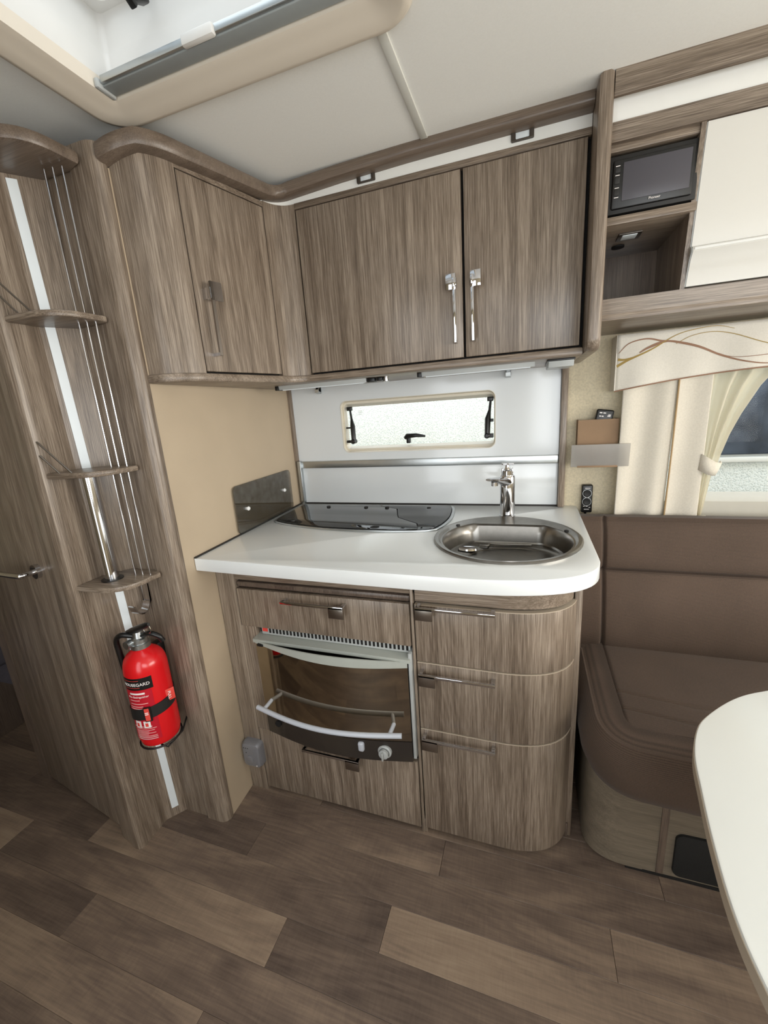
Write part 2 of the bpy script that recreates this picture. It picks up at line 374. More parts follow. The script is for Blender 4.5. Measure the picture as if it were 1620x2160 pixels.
loft('lens', [hatch_ring(HX0-.01, HX1+.01, HY0-.01, HY1+.01, .04, zl), hatch_ring(HX0+.03, HX1-.03, HY0+.03, HY1-.03, .05, zl+.03), hatch_ring(HX0+.12, HX1-.12, HY0+.12, HY1-.12, .05, zl+.04)], 'hatch_lens', rh)
bl = box('blind_cassette', HX0+.004, HX1-.004, HY1-.033, HY1-.003, ZC-.004, ZC+.008, 'blind_grey', rh, .002)
box('blind_rail', HX0+.012, HX1-.012, HY1-.040, HY1-.030, ZC-.001, ZC+.012, 'alu', bl, .002)
box('blind_grip', .31, .38, HY1-.047, HY1-.034, ZC-.006, ZC+.012, 'hatch_shaft_white', bl, .004)
box('cassette_end', HX0+.001, HX0+.01, HY1-.045, HY1-.002, ZC-.009, ZC+.008, 'alu_grey_paint', bl, .003)
lt = box('latch', .205, .225, HY1-.05, HY1-.012, ZC+.098, ZC+.135, 'black_plastic', rh, .004, rot=('X', .5))
box('latch_arm', .208, .222, HY1-.075, HY1-.035, ZC+.088, ZC+.100, 'black_plastic', lt, .003, rot=('X', -.5))
prism('corner_gusset', [(HX0+.002, HY1-.20), (HX0+.05, HY1-.24), (HX0+.002, HY1-.27)], ZC+.08, ZC+.14, 'hatch_shaft_white', rh)

# ------------------------------------------------------------------ splashback, kitchen window
sp = thing('splashback', 'glossy white splashback panel with silver rail behind the hob', 'splashback', (.5, 0, .9))
KWo = rrect(.190, .802, 1.119, 1.327, .026)
plate('upper_panel', [(-.027, 1.088), (1.017, 1.088), (1.017, 1.40), (-.027, 1.40)], [KWo], -.004, .008, 'gloss_white', sp, 'Y')
box('lower_panel', -.014, 1.017, -.004, .008, .905, 1.058, 'gloss_white', sp, .001)
box('rail', -.027, 1.017, -.014, .008, 1.058, 1.088, 'alu', sp, .003)
box('corner_profile', -.03, -.013, -.022, .008, .9, 1.09, 'alu', sp, .002)
box('side_batten', -.045, -.027, -.02, .008, 1.09, 1.40, 'oak_vertical', sp, .003)
box('side_batten', 1.018, 1.04, -.025, .008, .9, 1.40, 'oak_vertical', sp, .005)
box('base_seal', -.014, 1.017, -.007, .006, .899, .906, 'rubber', sp, .001)
wn = thing('window_1', None, None, (.5, .02, 1.2)); tag(wn, 'small frosted-white kitchen window with cream frame and black stays', None, None, 'structure')
def ring_xz(x0, x1, z0, z1, r, y): return [(x, y, z) for x, z in rrect(x0, x1, z0, z1, r, 6)]
loft('frame', [ring_xz(.1895, .8025, 1.1185, 1.3275, .027, .004), ring_xz(.190, .802, 1.119, 1.327, .026, -.0048), ring_xz(.192, .800, 1.121, 1.325, .025, -.0048), ring_xz(.195, .797, 1.125, 1.321, .022, .012), ring_xz(.196, .796, 1.133, 1.313, .016, .014), ring_xz(.198, .794, 1.141, 1.302, .014, .046)], 'cream_plastic', wn, caps=False)
box('pane', .19, .802, .052, .056, 1.12, 1.326, 'clear_pane', wn, 0)
plate('pane_edge', rrect(.195, .797, 1.127, 1.32, .02), [rrect(.213, .779, 1.146, 1.303, .014)], .044, .052, 'clear_pane', wn, 'Y')
def stay(x, s):
    st_ = tube('stay', [(x, .03, 1.292), (x+.004*s, .028, 1.255), (x+.010*s, .02, 1.225), (x+.012*s, .016, 1.165)], [.0045, .005, .011, .010], 'black_plastic', wn, 8)
    lathe('stay_pivot', x+.012*s, 1.163, [(.010, .030), (.010, .004), (.006, .001)], 'black_plastic', st_, 14, 'Y')
    box('stay_bracket', x-.012, x+.010, .02, .036, 1.287, 1.303, 'black_plastic', st_, .003)
    box('stay_clip', x-.014*s-.006, x+.006*s+.004, .02, .03, 1.215, 1.222, 'black_plastic', st_, .002)
    box('stay_foot', x-.014*s-.006, x+.012*s+.004, .016, .03, 1.157, 1.168, 'black_plastic', st_, .002)
stay(.218, 1); stay(.782, -1)
hd = tube('latch_handle', [(.452, .02, 1.168), (.462, .012, 1.176), (.50, .01, 1.177), (.535, .012, 1.172)], [.008, .010, .008, .004], 'black_plastic', wn, 10)
box('latch_plate', .455, .470, .018, .04, 1.146, 1.170, 'black_plastic', hd, .003)
for i in range(3): box('etched_mark', .243, .262+.004*(i % 2), .0505, .0515, 1.283-.007*i, 1.2845-.007*i, 'alu_grey_paint', wn, 0)

# ------------------------------------------------------------------ worktop, hob, sink, tap
XR = 1.083
edge = bez((0, -.699), (.45, -.716), (.80, -.712), 12)+bez((.80, -.712), (XR+.004, -.70), (XR, -.535), 16)[1:]
SINK = [(.857+.196*math.cos(a), -.397+.208*math.sin(a)) for a in [2*PI*k/48 for k in range(48)]]
wt = plate('worktop', edge+[(XR, .006), (-.04, .006)], [SINK], .862, .9, 'worktop_white', bev=.002, loc=(.5, -.35, .862)); tag(wt, 'glossy white kitchen worktop with one rounded corner', 'worktop')
prism('edge_seal', [(-.0005, -.699), (.006, -.699), (-.033, -.02), (-.040, -.02)], .8995, .9035, 'rubber', wt)
hb = thing('gas_hob', 'black glass-lidded gas hob with metal rim set into the white worktop', 'hob', (.33, -.2, .9))
HOB = [(-.006, -.05), (.2, -.040), (.42, -.038), (.625, -.042), (.652, -.06), (.665, -.12), (.672, -.20), (.668, -.27), (.655, -.33), (.635, -.362), (.55, -.385), (.44, -.395), (.33, -.393), (.22, -.379), (.09, -.344), (.03, -.318), (.010, -.300), (.004, -.26), (-.002, -.15)]
def scale_poly(P, d):
    cx = sum(p[0] for p in P)/len(P); cy = sum(p[1] for p in P)/len(P); out = []
    for x, y in P:
        dx, dy = x-cx, y-cy; l = math.hypot(dx, dy); out.append((x-dx/l*d, y-dy/l*d))
    return out
Hs = [tuple(p[:2]) for p in smoothpath([(x, y, 0) for x, y in HOB+[HOB[0]]], 4)][:-1]
plate('rim', Hs, [scale_poly(Hs, .011)], .9, .906, 'alu', hb, bev=.0015)
plate('tray', scale_poly(Hs, .004), [], .899, .902, 'rubber', hb)
G = scale_poly(Hs, .013); seam = [(.344, -.06), (.36, -.072), (.441, -.112), (.470, -.20), (.483, -.236), (.569, -.306), (.594, -.365)]
gi = sorted(range(len(G)), key=lambda i: (G[i][0]-seam[0][0])**2+(G[i][1]-seam[0][1])**2)[0]; gj = sorted(range(len(G)), key=lambda i: (G[i][0]-seam[-1][0])**2+(G[i][1]-seam[-1][1])**2)[0]
def arc(i, j):
    out = []; k = i
    while k != j: out.append(G[k]); k = (k+1) % len(G)
    return out+[G[j]]
sl = [(x-.0012, y-.0008) for x, y in seam[1:-1]]; sr = [(x+.0012, y+.0008) for x, y in seam[1:-1]]
right = arc(gi, gj) if any(p[0] > .64 for p in arc(gi, gj)) else arc(gj, gi)
left = arc(gj, gi) if any(p[0] > .64 for p in arc(gi, gj)) else arc(gi, gj)
plate('glass_lid', right+(sr[::-1] if math.dist(right[-1], seam[-1]) < math.dist(right[-1], seam[0]) else sr), [], .903, .909, 'black_glass', hb, bev=.001)
plate('glass_lid', left+(sl if math.dist(left[-1], seam[0]) < math.dist(left[-1], seam[-1]) else sl[::-1]), [], .903, .909, 'black_glass', hb, bev=.001)
for x, y in ((.138, -.092), (.305, -.092), (.394, -.092), (.562, -.092)): lathe('rubber_stop', x, y, [(.008, .908), (.008, .911), (.004, .912)], 'rubber', hb, 12)
lathe('finger_recess', .44, -.362, [(.016, .908), (.016, .9095), (.010, .9096)], 'shadow_black', hb, 16)
sk = thing('sink', 'oval stainless steel kitchen sink set into the white worktop', 'sink', (.857, -.397, .9))
def ell(cx, cy, rx, ry, z, flat=None, n=48):
    out = []
    for k in range(n):
        a = 2*PI*k/n; x = cx+rx*math.cos(a); y = cy+ry*math.sin(a)
        if flat is not None and y > flat: y = flat+(y-flat)*.06
        out.append((x, y, z))
    return out
bm = bmesh.new()
bm_loft(bm, [ell(.857, -.397, .206, .218, .9), ell(.857, -.397, .206, .218, .9035), ell(.857, -.397, .202, .214, .9065), ell(.857, -.397, .193, .205, .9055), ell(.857, -.402, .186, .196, .899, -.245), ell(.857, -.404, .181, .188, .899, -.255), ell(.857, -.405, .177, .184, .894, -.262), ell(.857, -.407, .173, .178, .87, -.268), ell(.857, -.407, .169, .174, .845, -.272)], caps=False)
finish('rim', bm, 'steel_brushed', sk)
def ledge_ring(z, grow): return ell(.882, -.437, .142+grow, .134+grow, z)
loft('ledge', [ell(.857, -.407, .169, .174, .845, -.272), ell(.858, -.408, .165, .170, .8405, -.275), ledge_ring(.839, .006), ledge_ring(.834, 0)], 'steel_brushed', sk, caps=False)
loft('bowl', [ledge_ring(.834, 0), ledge_ring(.79, -.004), ledge_ring(.755, -.010), ledge_ring(.737, -.024), ledge_ring(.731, -.06), ell(.882, -.437, .03, .03, .728)], 'steel_brushed', sk)
loft('strainer', [ell(.742, -.352, .030, .018, .842), ell(.742, -.352, .028, .016, .847), ell(.742, -.352, .02, .012, .846)], 'chrome', sk)
tube('ledge_rib', smoothpath([(.775, -.318, .844), (.80, -.322, .847), (.805, -.302, .848), (.83, -.30, .846), (.93, -.292, .845)], 5), .0035, 'steel_brushed', sk, 8)
for a in (2.55, .42): lathe('overflow_stop', .857+.186*math.cos(a), -.397+.196*math.sin(a), [(.007, .898), (.007, .903), (.003, .904)], 'rubber', sk, 10)
tp = thing('kitchen_tap', 'chrome single-lever kitchen tap behind the sink', 'tap', (.851, -.153, .9))
lathe('body', .851, -.153, [(.0265, .9), (.0265, .905), (.0245, .906), (.0245, 1.0), (.0245, 1.035), (.022, 1.042), (.0, 1.043)], 'chrome', tp, 32)
sd = Vector((-.50, -.86, 0)); sp0 = Vector((.851, -.153, 1.018)); side = Vector((.86, -.5, 0))
def srect(c, hw, hh): return [c+side*hw*math.cos(a)+Vector((0, 0, 1))*hh*math.sin(a) for a in [2*PI*k/16 for k in range(16)]]
loft('spout', [srect(sp0+sd*t+Vector((0, 0, dz)), hw, hh) for t, dz, hw, hh in ((0, 0, .023, .018), (.03, .008, .023, .015), (.065, .016, .022, .010), (.092, .022, .020, .0065), (.108, .024, .011, .004))], 'chrome', tp)
lathe('aerator', (sp0+sd*.075).x, (sp0+sd*.075).y, [(.011, 1.018), (.011, 1.030), (.009, 1.031)], 'chrome', tp, 16)
lv = lathe('lever', .851, -.153, [(.018, 1.042), (.018, 1.058), (.011, 1.060), (.007, 1.072), (.007, 1.078)], 'chrome', tp, 24)
box('lever_bar', .832, .872, -.162, -.144, 1.077, 1.083, 'chrome', lv, .002)
box('lever_fork', .832, .838, -.16, -.146, 1.04, 1.066, 'chrome', lv, .002); box('lever_fork', .864, .870, -.16, -.146, 1.04, 1.066, 'chrome', lv, .002)
gg = thing('hob_side_guard', 'smoked glass side guard screwed to the beige partition beside the hob', 'glass guard', (0, -.29, .91))
gp = rrect(-.484, -.094, .903, 1.068, .018, 5)
g_ = plate('glass', gp, [], .010, .015, 'smoked_pane', gg, 'X')
for v in g_.data.vertices: v.co.x += -.056*(v.co.y+.29-.0+.0)+(-.013)
for y, z in ((-.424, .982), (-.165, .994)):
    x = -.056*(y+.745); lathe('screw', y, z, [(.0055, x-.004), (.0055, x+.016), (.0075, x+.0185), (.005, x+.022)], 'screw_white', gg, 14, 'X')

# ------------------------------------------------------------------ handles shared by drawers and doors
def bar_handle(x0, x1, z, yf, plate_at, parent, pw=.046, ph=.032):
    """horizontal drawer handle: square bar on two feet, with a flag plate at one end"""
    h = box('handle', x0, x1, yf-.030, yf-.023, z-.004, z+.004, 'chrome', parent, .0012)
    for x in (x0+.006, x1-.006): box('handle_foot', x-.005, x+.005, yf-.026, yf, z-.004, z+.004, 'chrome', h, .001)
    px = (x0, x0+pw) if plate_at == 'left' else (x1-pw, x1)
    box('handle_plate', px[0], px[1], yf-.030, yf-.025, z-ph, z+.002, 'satin_nickel', h, .001)
    return h

# ------------------------------------------------------------------ left base cabinet with the oven
YF = -.622
bl_ = thing('oven_base_cabinet', 'grey oak base cabinet housing the built-in oven and two drawers', 'cabinet', (.31, -.3, 0))
boxes('carcass', [(.003, .111, -.60, -.03, .05, .84), (.111, .622, -.24, -.03, .05, .84), (.111, .622, -.60, -.24, .05, .262), (.111, .622, -.60, -.24, .648, .84)], 'shadow_black', bl_)
boxes('side_stile', [(-.004, .060, YF, -.58, 0, .862)], 'oak_vertical', bl_, .001)
box('oven_stile', .060, .114, YF+.002, -.59, .262, .648, 'oak_vertical', bl_, .001)
box('top_rail', .060, .632, YF+.004, -.585, .805, .862, 'oak_along', bl_, .001)
box('divider', .624, .632, YF, -.58, 0, .862, 'oak_vertical', bl_, .001)
box('recess_profile', .063, .622, -.616, -.585, .779, .798, 'oak_dark', bl_, .006)
d1 = box('drawer_front', .063, .621, YF, YF+.018, .648, .776, 'oak_vertical', bl_, .003)
bar_handle(.236, .438, .757, YF, 'right', d1)
d2 = box('drawer_front', .063, .621, YF, YF+.018, .017, .262, 'oak_vertical', bl_, .003)
bar_handle(.242, .440, .239, YF, 'right', d2)
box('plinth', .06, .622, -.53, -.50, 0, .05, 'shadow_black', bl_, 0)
ov = thing('oven', 'built-in gas oven with dark glass door and curved white handle', 'oven', (.37, -.6, .27))
X0, X1 = .117, .619
box('body', X0-.001, X1+.001, -.60, -.25, .266, .644, 'shadow_black', ov, 0)
box('side_frame', X1-.006, X1+.003, -.633, -.59, .285, .632, 'alu_grey_paint', ov, .001)
vt = box('vent_panel', X0+.012, X1-.004, -.612, -.595, .622, .647, 'alu_grey_paint', ov, .001)
n_sl = 37
boxes('vent_slots', [(X0+.040+i*.0124, X0+.0462+i*.0124, -.6135, -.605, .629, .646) for i in range(n_sl)], 'shadow_black', vt)['kind'] = 'stuff'
box('sticker', X0+.016, X0+.034, -.6135, -.6115, .632, .646, 'sticker_red', vt, 0)
prism('top_trim', [(-.59, .622), (-.640, .617), (-.640, .606), (-.59, .610)], X0-.006, X1, 'oven_grey', ov, 'X', bev=.001)
NB = 20
def bow(t): return -.636-.034*math.sin(PI*min(max(t, 0), 1))           # the door bows out towards the room
def curved(name, z0f, z1f, mat, parent, dy=0.0, x0=X0, x1=X1-.008, th=.006):
    rings = []
    for k in range(NB+1):
        t = k/NB; x = x0+(x1-x0)*t; y = bow(t)-dy; rings.append([(x, y, z0f(t)), (x, y, z1f(t)), (x, y+th, z1f(t)), (x, y+th, z0f(t))])
    return loft(name, rings, mat, parent, smooth=30)
dr = curved('door', lambda t: .347, lambda t: .605, 'oven_glass', ov)
curved('door_trim', lambda t: .603-.017*math.sin(PI*min(1, t*.72+.02)), lambda t: .608+.007*math.sin(PI*t), 'oven_grey', dr, .0015, th=.004)
curved('control_panel', lambda t: .275, lambda t: .344, 'oven_panel', ov)
hp = [(X0+.008+(X1-.03-X0)*t, bow(t)-.046, .404-.003*math.sin(PI*t)) for t in [k/16 for k in range(17)]]
hnd = tube('handle', hp, .0075, 'oven_handle_white', dr, 12)
for t in (.07, .925): x = X0+(X1-.02-X0)*t; tube('handle_post', [(x, bow(t)-.046, .404), (x, bow(t)+.001, .405)], .006, 'oven_handle_white', hnd, 10)
kn = lathe('thermostat_knob', .531, .309, [(.021, -.642), (.021, -.656), (.018, -.659), (.0145, -.659), (.0145, -.668), (.010, -.670)], 'alu_grey_paint', ov, 28, 'Y')
box('knob_grip', .5285, .5335, -.678, -.668, .296, .322, 'alu_grey_paint', kn, .0015)
lathe('knob_ring', .531, .309, [(.0155, -.6585), (.0155, -.6598), (.0142, -.6598), (.0142, -.6585)], 'shadow_black', kn, 28, 'Y')
box('ignition_button', .4525, .4715, -.672, -.655, .306, .337, 'oven_handle_white', ov, .006, 3)
lathe('peephole', .17, .327, [(.011, -.655), (.011, -.651), (.007, -.652)], 'shadow_black', ov, 18, 'Y')
box('hinge_block', X0+.012, X0+.034, -.648, -.635, .598, .606, 'black_plastic', ov, .002)
box('brand_plate', .325, .372, -.6605, -.659, .3225, .3240, 'satin_nickel', ov, 0)

# ------------------------------------------------------------------ right curved drawer cabinet
cabR = [(.636, YF), (.75, YF), (.83, YF)]+bez((.85, YF), (1.022, YF), (1.044, -.50), 14)
br = thing('curved_drawer_cabinet', 'grey oak base cabinet with three drawers and a curved corner', 'cabinet', (.84, -.3, 0))
inn = offset(cabR, -.02)
prism('carcass', inn+[(1.034, -.03), (.636, -.03)], .03, .722, 'shadow_black', br)
prism('drawer_gap_shade', band(cabR, -.0185, -.028), .722, .862, 'shadow_black', br)  # black strip that paints the shade in the slot above the drawers
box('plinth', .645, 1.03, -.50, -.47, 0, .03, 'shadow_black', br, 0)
prism('top_rail', band(cabR, -.008, -.03), .783, .862, 'oak_along', br)
box('side_panel', 1.036, 1.054, -.515, -.02, .0, .862, 'oak_vertical', br, .002)
for z0, z1, hz in ((.607, .777, .787-.008), (.390, .604, .581), (.022, .387, .372)):
    d = prism('drawer_front', band(cabR, 0, -.018), z0, z1, 'oak_vertical', br, bev=.002)
    prism('edge_band', band(cabR, .0002, -.016), z1-.0016, z1+.0004, 'table_edge', d)
    bar_handle(.644, .846, hz, YF, 'left', d)
boxes('leg', [(.626, .640, YF+.004, -.59, 0, .05)], 'oak_vertical', br, .001); boxes('leg', [(1.03, 1.045, -.52, -.49, 0, .05)], 'oak_dark', br, .001)
sd_ = thing('gas_detector', 'small silver gas alarm box low on the cabinet stile', 'detector', (.04, -.63, .1))
loft('case', [[(x, y, z) for x, z in rrect(-.0+a, .072-a, .118+a, .214-a, .014-a*.3, 5)] for y, a in ((YF, 0), (-.640, 0), (-.650, .004), (-.653, .010))], 'detector_silver', sd_)
for x, z in ((.012, .196), (.020, .196), (.028, .196), (.02, .178)): lathe('sounder_hole', x, z, [(.0016, -.6525), (.0016, -.6538)], 'shadow_black', sd_, 8, 'Y')
lathe('test_button', .032, .153, [(.014, -.652), (.014, -.6545), (.011, -.6555)], 'detector_silver', sd_, 20, 'Y')
lathe('led', .056, .131, [(.002, -.652), (.002, -.6545)], 'print_white', sd_, 8, 'Y')

# ------------------------------------------------------------------ upper cabinets
P0, P1, P2, P3 = (-.001, -.732), (.105, -.645), (.175, -.383), (.243, -.322)
curveA = bez(P0, (.083, -.729), P1, 12); doorL = [P1, P2]; curveB = bez(P2, (.191, -.322), P3, 10); XU = 1.046
full = curveA+curveB+[(.6, -.322), (XU, -.322)]
def lerp(a, b, t): return (a[0]+(b[0]-a[0])*t, a[1]+(b[1]-a[1])*t)
cu = thing('corner_wall_cabinet', 'grey oak corner wall cabinet with a rounded end and one door', 'cabinet', (.08, -.45, 1.39))
prism('carcass', offset(curveA, -.02)+offset(curveB, -.02)+[(.243, 0), (-.03, 0)], 1.41, 1.886, 'shadow_black', cu)
prism('curved_end', band(curveA, 0, -.018), 1.409, 1.89, 'oak_vertical', cu)
prism('inner_corner', band(curveB, 0, -.018), 1.409, 1.894, 'oak_vertical', cu)
q0, q1 = lerp(P1, P2, .012), lerp(P1, P2, .988)
dl = prism('door', band([q0, q1], 0, -.018), 1.414, 1.876, 'oak_vertical', cu, bev=.0015)
prism('top_rail', band([P1, P2], -.001, -.018), 1.879, 1.892, 'oak_across', cu)
nx, ny = .9664, -.2570; tx, ty = .2570, .9664
def onL(s, d, z): return (P1[0]+tx*s+nx*d, P1[1]+ty*s+ny*d, z)
def slabL(name, s0, s1, d0, d1, z0, z1, mat, parent):
    return loft(name, [[onL(s0, d0, z), onL(s1, d0, z), onL(s1, d1, z), onL(s0, d1, z)] for z in (z0, z1)], mat, parent, smooth=30)
hl = slabL('handle', .030, .038, .024, .030, 1.452, 1.632, 'satin_nickel', dl)
slabL('handle_plate', .030, .064, .026, .030, 1.587, 1.632, 'chrome', hl)
slabL('handle_foot', .026, .040, 0, .028, 1.592, 1.618, 'chrome', hl); slabL('handle_foot', .029, .039, 0, .028, 1.452, 1.460, 'chrome', hl)
wc = thing('wall_cabinet', 'grey oak two-door wall cabinet above the kitchen window', 'cabinet', (.64, -.16, 1.39))
box('carcass', .243, XU, -.302, 0, 1.41, 1.886, 'shadow_black', wc, 0)
dA = box('door', .247, .7365, -.322, -.304, 1.414, 1.877, 'oak_vertical', wc, .0015)
dB = box('door', .7435, 1.038, -.322, -.304, 1.414, 1.877, 'oak_vertical', wc, .0015)
box('top_rail', .243, XU, -.321, -.30, 1.880, 1.896, 'oak_along', wc, .001)
prism('bottom_board', offset(full, .008)+[(XU, .006), (-.04, .006)], 1.387, 1.409, 'oak_along', wc, bev=.006)
def up_handle(xb, xp0, xp1, parent):
    h = box('handle', xb-.004, xb+.004, -.350, -.343, 1.452, 1.600, 'chrome', parent, .0012)
    box('handle_plate', xp0, xp1, -.352, -.347, 1.588, 1.628, 'chrome', h, .0012)
    box('handle_foot', xb-.006, xb+.006, -.349, -.322, 1.598, 1.618, 'chrome', h, .001); box('handle_foot', xb-.004, xb+.004, -.349, -.322, 1.452, 1.460, 'chrome', h, .001)
    box('handle_boss', xb-.004, xb+.004, -.356, -.350, 1.594, 1.618, 'chrome', h, .0015)
up_handle(.717, .695, .722, dA); up_handle(.766, .761, .789, dB)
fpath = curveB+[(.34, -.322), (.5, -.322), (XU, -.322)]; ftop = [1.918+.010*k/10 for k in range(11)]+[1.94, ZC, ZC]
fo, fi = offset(fpath, -.006), offset(fpath, -.018)
structure(loft('trim_2', [[(*fo[k], 1.893), (*fo[k], ftop[k]), (*fi[k], ftop[k]), (*fi[k], 1.893)] for k in range(len(fpath))], 'matt_white', None, loc=(.6, -.31, 1.9)), 'white fascia strip above the wall cabinet doors')
# cornice: bullnose swept along the cabinets, lower over the corner cabinet
cz = []
for i, p in enumerate(full):
    n1, n2 = len(curveA)-1, len(curveA)+len(curveB)-1
    if i <= n1: t = i/n1; b = 1.862+(1.886-1.862)*min(1, t*2); h = .036
    elif i <= n2: t = (i-n1-1)/(len(curveB)-1); b = 1.897+(1.910-1.897)*t; h = .031
    else: b = 1.924; h = .03
    cz.append((b, h))
full2 = full[:-2]+[(.4, -.322), (.6, -.322), (.8, -.322), (XU, -.322)]
cz = cz[:len(curveA)+len(curveB)]+[(1.918, .030), (1.923, .0295), (1.924, .0285), (1.924, .0285)]
prof = [(-.008, 0), (.018, 0), (.028, .12), (.032, .35), (.032, .75), (.028, 1.0), (-.008, 1.0)]
rings = []
offs = {u: offset(full2, u) for u, _ in prof}
for i in range(len(full2)): rings.append([(offs[u][i][0], offs[u][i][1], cz[i][0]+wv*cz[i][1]) for u, wv in prof])
structure(loft('trim_3', rings, 'oak_cornice', None, loc=(.5, -.33, 1.9)), 'dark oak cornice under the ceiling above the wall cabinets')
def spot(xc, zc, lab):
    s = thing('spotlight', lab, 'spotlight', (xc, -.318, zc), 'square spotlights in the white fascia')
    plate('bezel', rrect(xc-.027, xc+.027, zc-.012, zc+.012, .003, 3), [rrect(xc-.016, xc+.016, zc-.008, zc+.008, .002, 3)], -.3215, -.3125, 'bronze_dark', s, 'Y', bev=.0008)
    box('lens', xc-.017, xc+.017, -.3185, -.3135, zc-.009, zc+.009, 'led_diffuser', s, .001)
spot(.475, 1.9155, 'small square spotlight in the white fascia above the wider cabinet door')
spot(.89, 1.9175, 'small square spotlight in the white fascia above the narrower cabinet door')
def strip_light(x0, x1, y, lab, plug):
    s = thing('under_cabinet_light', lab, 'light', ((x0+x1)/2, y, 1.38), 'slim lights under the wall cabinet')
    prism('housing', [(y-.018, 1.387), (y-.014, 1.374), (y+.016, 1.378), (y+.018, 1.387)], x0, x1, 'alu_grey_paint', s, 'X', bev=.001)
    prism('diffuser', [(y-.012, 1.3745), (y-.010, 1.3715), (y+.012, 1.3745), (y+.012, 1.378)], x0+.012, x1-.012, 'led_diffuser', s, 'X')
    box('end_cap', x0-.014, x0, y-.02, y+.02, 1.373, 1.3875, 'black_plastic', s, .002)
    if plug:
        box('plug', x1+.002, x1+.03, y-.014, y+.014, 1.373, 1.3875, 'black_plastic', s, .003); box('plug', x1+.034, x1+.055, y-.012, y+.012, 1.375, 1.3875, 'black_plastic', s, .003)
        lathe('switch_knob', x1+.065, y, [(.009, 1.387), (.009, 1.373), (.006, 1.371)], 'chrome', s, 14)
strip_light(.08, .41, -.25, 'slim grey light bar with black plug under the cabinet by the partition', True)
strip_light(.60, .93, -.262, 'slim grey light bar under the wall cabinet above the tap', False)
sb = thing('socket_box', 'small grey and black box under the cabinet beside the batten', 'socket', (1.0, -.2, 1.37))
prism('case', [(-.30, 1.387), (-.292, 1.366), (-.11, 1.370), (-.10, 1.387)], .965, 1.03, 'alu_grey_paint', sb, 'X', bev=.002); box('cover', .962, 1.033, -.303, -.098, 1.3815, 1.387, 'black_plastic', sb, .002)
for xh, lab in ((.106, 'small silver towel hook under the cabinet near the partition'), (.846, 'small silver towel hook above the tap')):
    h = prism('towel_hook', [(-.010, 1.40), (-.006, 1.40), (-.006, 1.368), (-.028, 1.372), (-.030, 1.380), (-.034, 1.379), (-.032, 1.367), (-.010, 1.362)], xh-.008, xh+.008, 'alu', None, 'X', loc=(xh, -.01, 1.37))
    tag(h, lab, 'hook', 'silver hooks on the splashback')

# ------------------------------------------------------------------ divider panel and overhead locker on the right
dv = prism('divider_panel', [(.006, ZC), (-.400, ZC)]+[(-.400+.03-.03*math.cos(a), 1.42-.03*math.sin(a)) for a in [PI/2*k/6 for k in range(7)]]+[(.006, 1.39)], XU+.001, XU+.033, 'oak_vertical', None, 'X', bev=.009, loc=(1.06, -.2, 1.39)); tag(dv, 'upright grey oak divider panel between wall cabinet and overhead locker', 'panel')
ol = thing('overhead_locker', 'grey oak overhead locker with white flap above the curtain', 'locker', (1.6, -.2, 1.46))
XL, XE = XU+.033, 2.5
prism('top_rail', [(-.35, ZC), (-.395, ZC), (-.398, ZC-.02), (-.392, 1.906), (-.386, 1.9045), (-.35, 1.93)], XL, XE, 'oak_along', ol, 'X', bev=.001)
prism('fascia', [(-.366, 1.935), (-.354, 1.865), (-.34, 1.865), (-.35, 1.935)], XL, XE, 'matt_white', ol, 'X')
prism('upper_rail', [(-.359, 1.874), (-.353, 1.838), (-.33, 1.838), (-.335, 1.874)], XL, XE, 'oak_along', ol, 'X', bev=.001)
prism('lower_rail', [(-.305, 1.519), (-.298, 1.468), (-.285, 1.466), (-.28, 1.519)], XL, XE, 'oak_along', ol, 'X', bev=.003)
box('bottom', XL, XE, -.30, .006, 1.468, 1.486, 'oak_along', ol, .001)
box('niche_floor', XL, 1.30, -.30, .006, 1.50, 1.519, 'oak_along', ol, .001)
box('shelf', XL, 1.268, -.335, -.05, 1.676, 1.694, 'oak_along', ol, .002)
box('niche_back', XL, 1.30, -.06, -.05, 1.51, 1.90, 'oak_dark', ol, 0)
prism('niche_side', [(-.350, 1.85), (-.300, 1.50), (-.05, 1.50), (-.05, 1.85)], 1.258, 1.268, 'oak_vertical', ol, 'X')
box('niche_top_lip', XL, 1.262, -.342, -.32, 1.822, 1.84, 'oak_along', ol, .002)
fpts = [(-.349, 1.8365), (-.340, 1.78), (-.331, 1.70), (-.324, 1.64), (-.3195, 1.606), (-.331, 1.600), (-.333, 1.592), (-.322, 1.578), (-.312, 1.55), (-.305, 1.523)]
fp = prism('flap', fpts+[(u+.014, v) for u, v in fpts[::-1]], 1.270, XE, 'flap_white', ol, 'X', smooth=40)
prism('flap_edge', [(u+.002, v) for u, v in fpts]+[(u+.015, v) for u, v in fpts[::-1]], 1.2675, 1.2705, 'alu_grey_paint', fp, 'X')
box('flap_grip', 1.272, XE, -.334, -.322, 1.594, 1.6005, 'matt_white', fp, .002)
rd = thing('car_radio', 'black double-height car radio with grey screen in the oak locker niche', 'radio', (1.17, -.3, 1.7))
tl = .06
def rface(name, x0, x1, z0, z1, d0, d1, mat, parent, bev=.001):
    bm = bmesh.new(); bm_box(bm, x0, x1, d0, d1, z0, z1, bev)
    bmesh.ops.rotate(bm, verts=bm.verts[:], cent=(1.17, -.33, 1.755), matrix=Matrix.Rotation(tl, 3, 'X')); return finish(name, bm, mat, parent)
rface('surround', 1.081, 1.264, 1.699, 1.816, -.336, -.20, 'black_soft', rd, .003)
fr = rface('front_panel', 1.092, 1.254, 1.708, 1.806, -.343, -.33, 'black_plastic', rd, .004)
rface('screen', 1.113, 1.247, 1.722, 1.798, -.3445, -.342, 'screen_grey', fr, .0005)
for z, a in ((1.793, 0), (1.775, .2), (1.750, 0), (1.731, .2)):
    b_ = rface('button_mark', 1.097, 1.106, z-.0006, z+.0006, -.3442, -.3425, 'print_white', fr, 0)
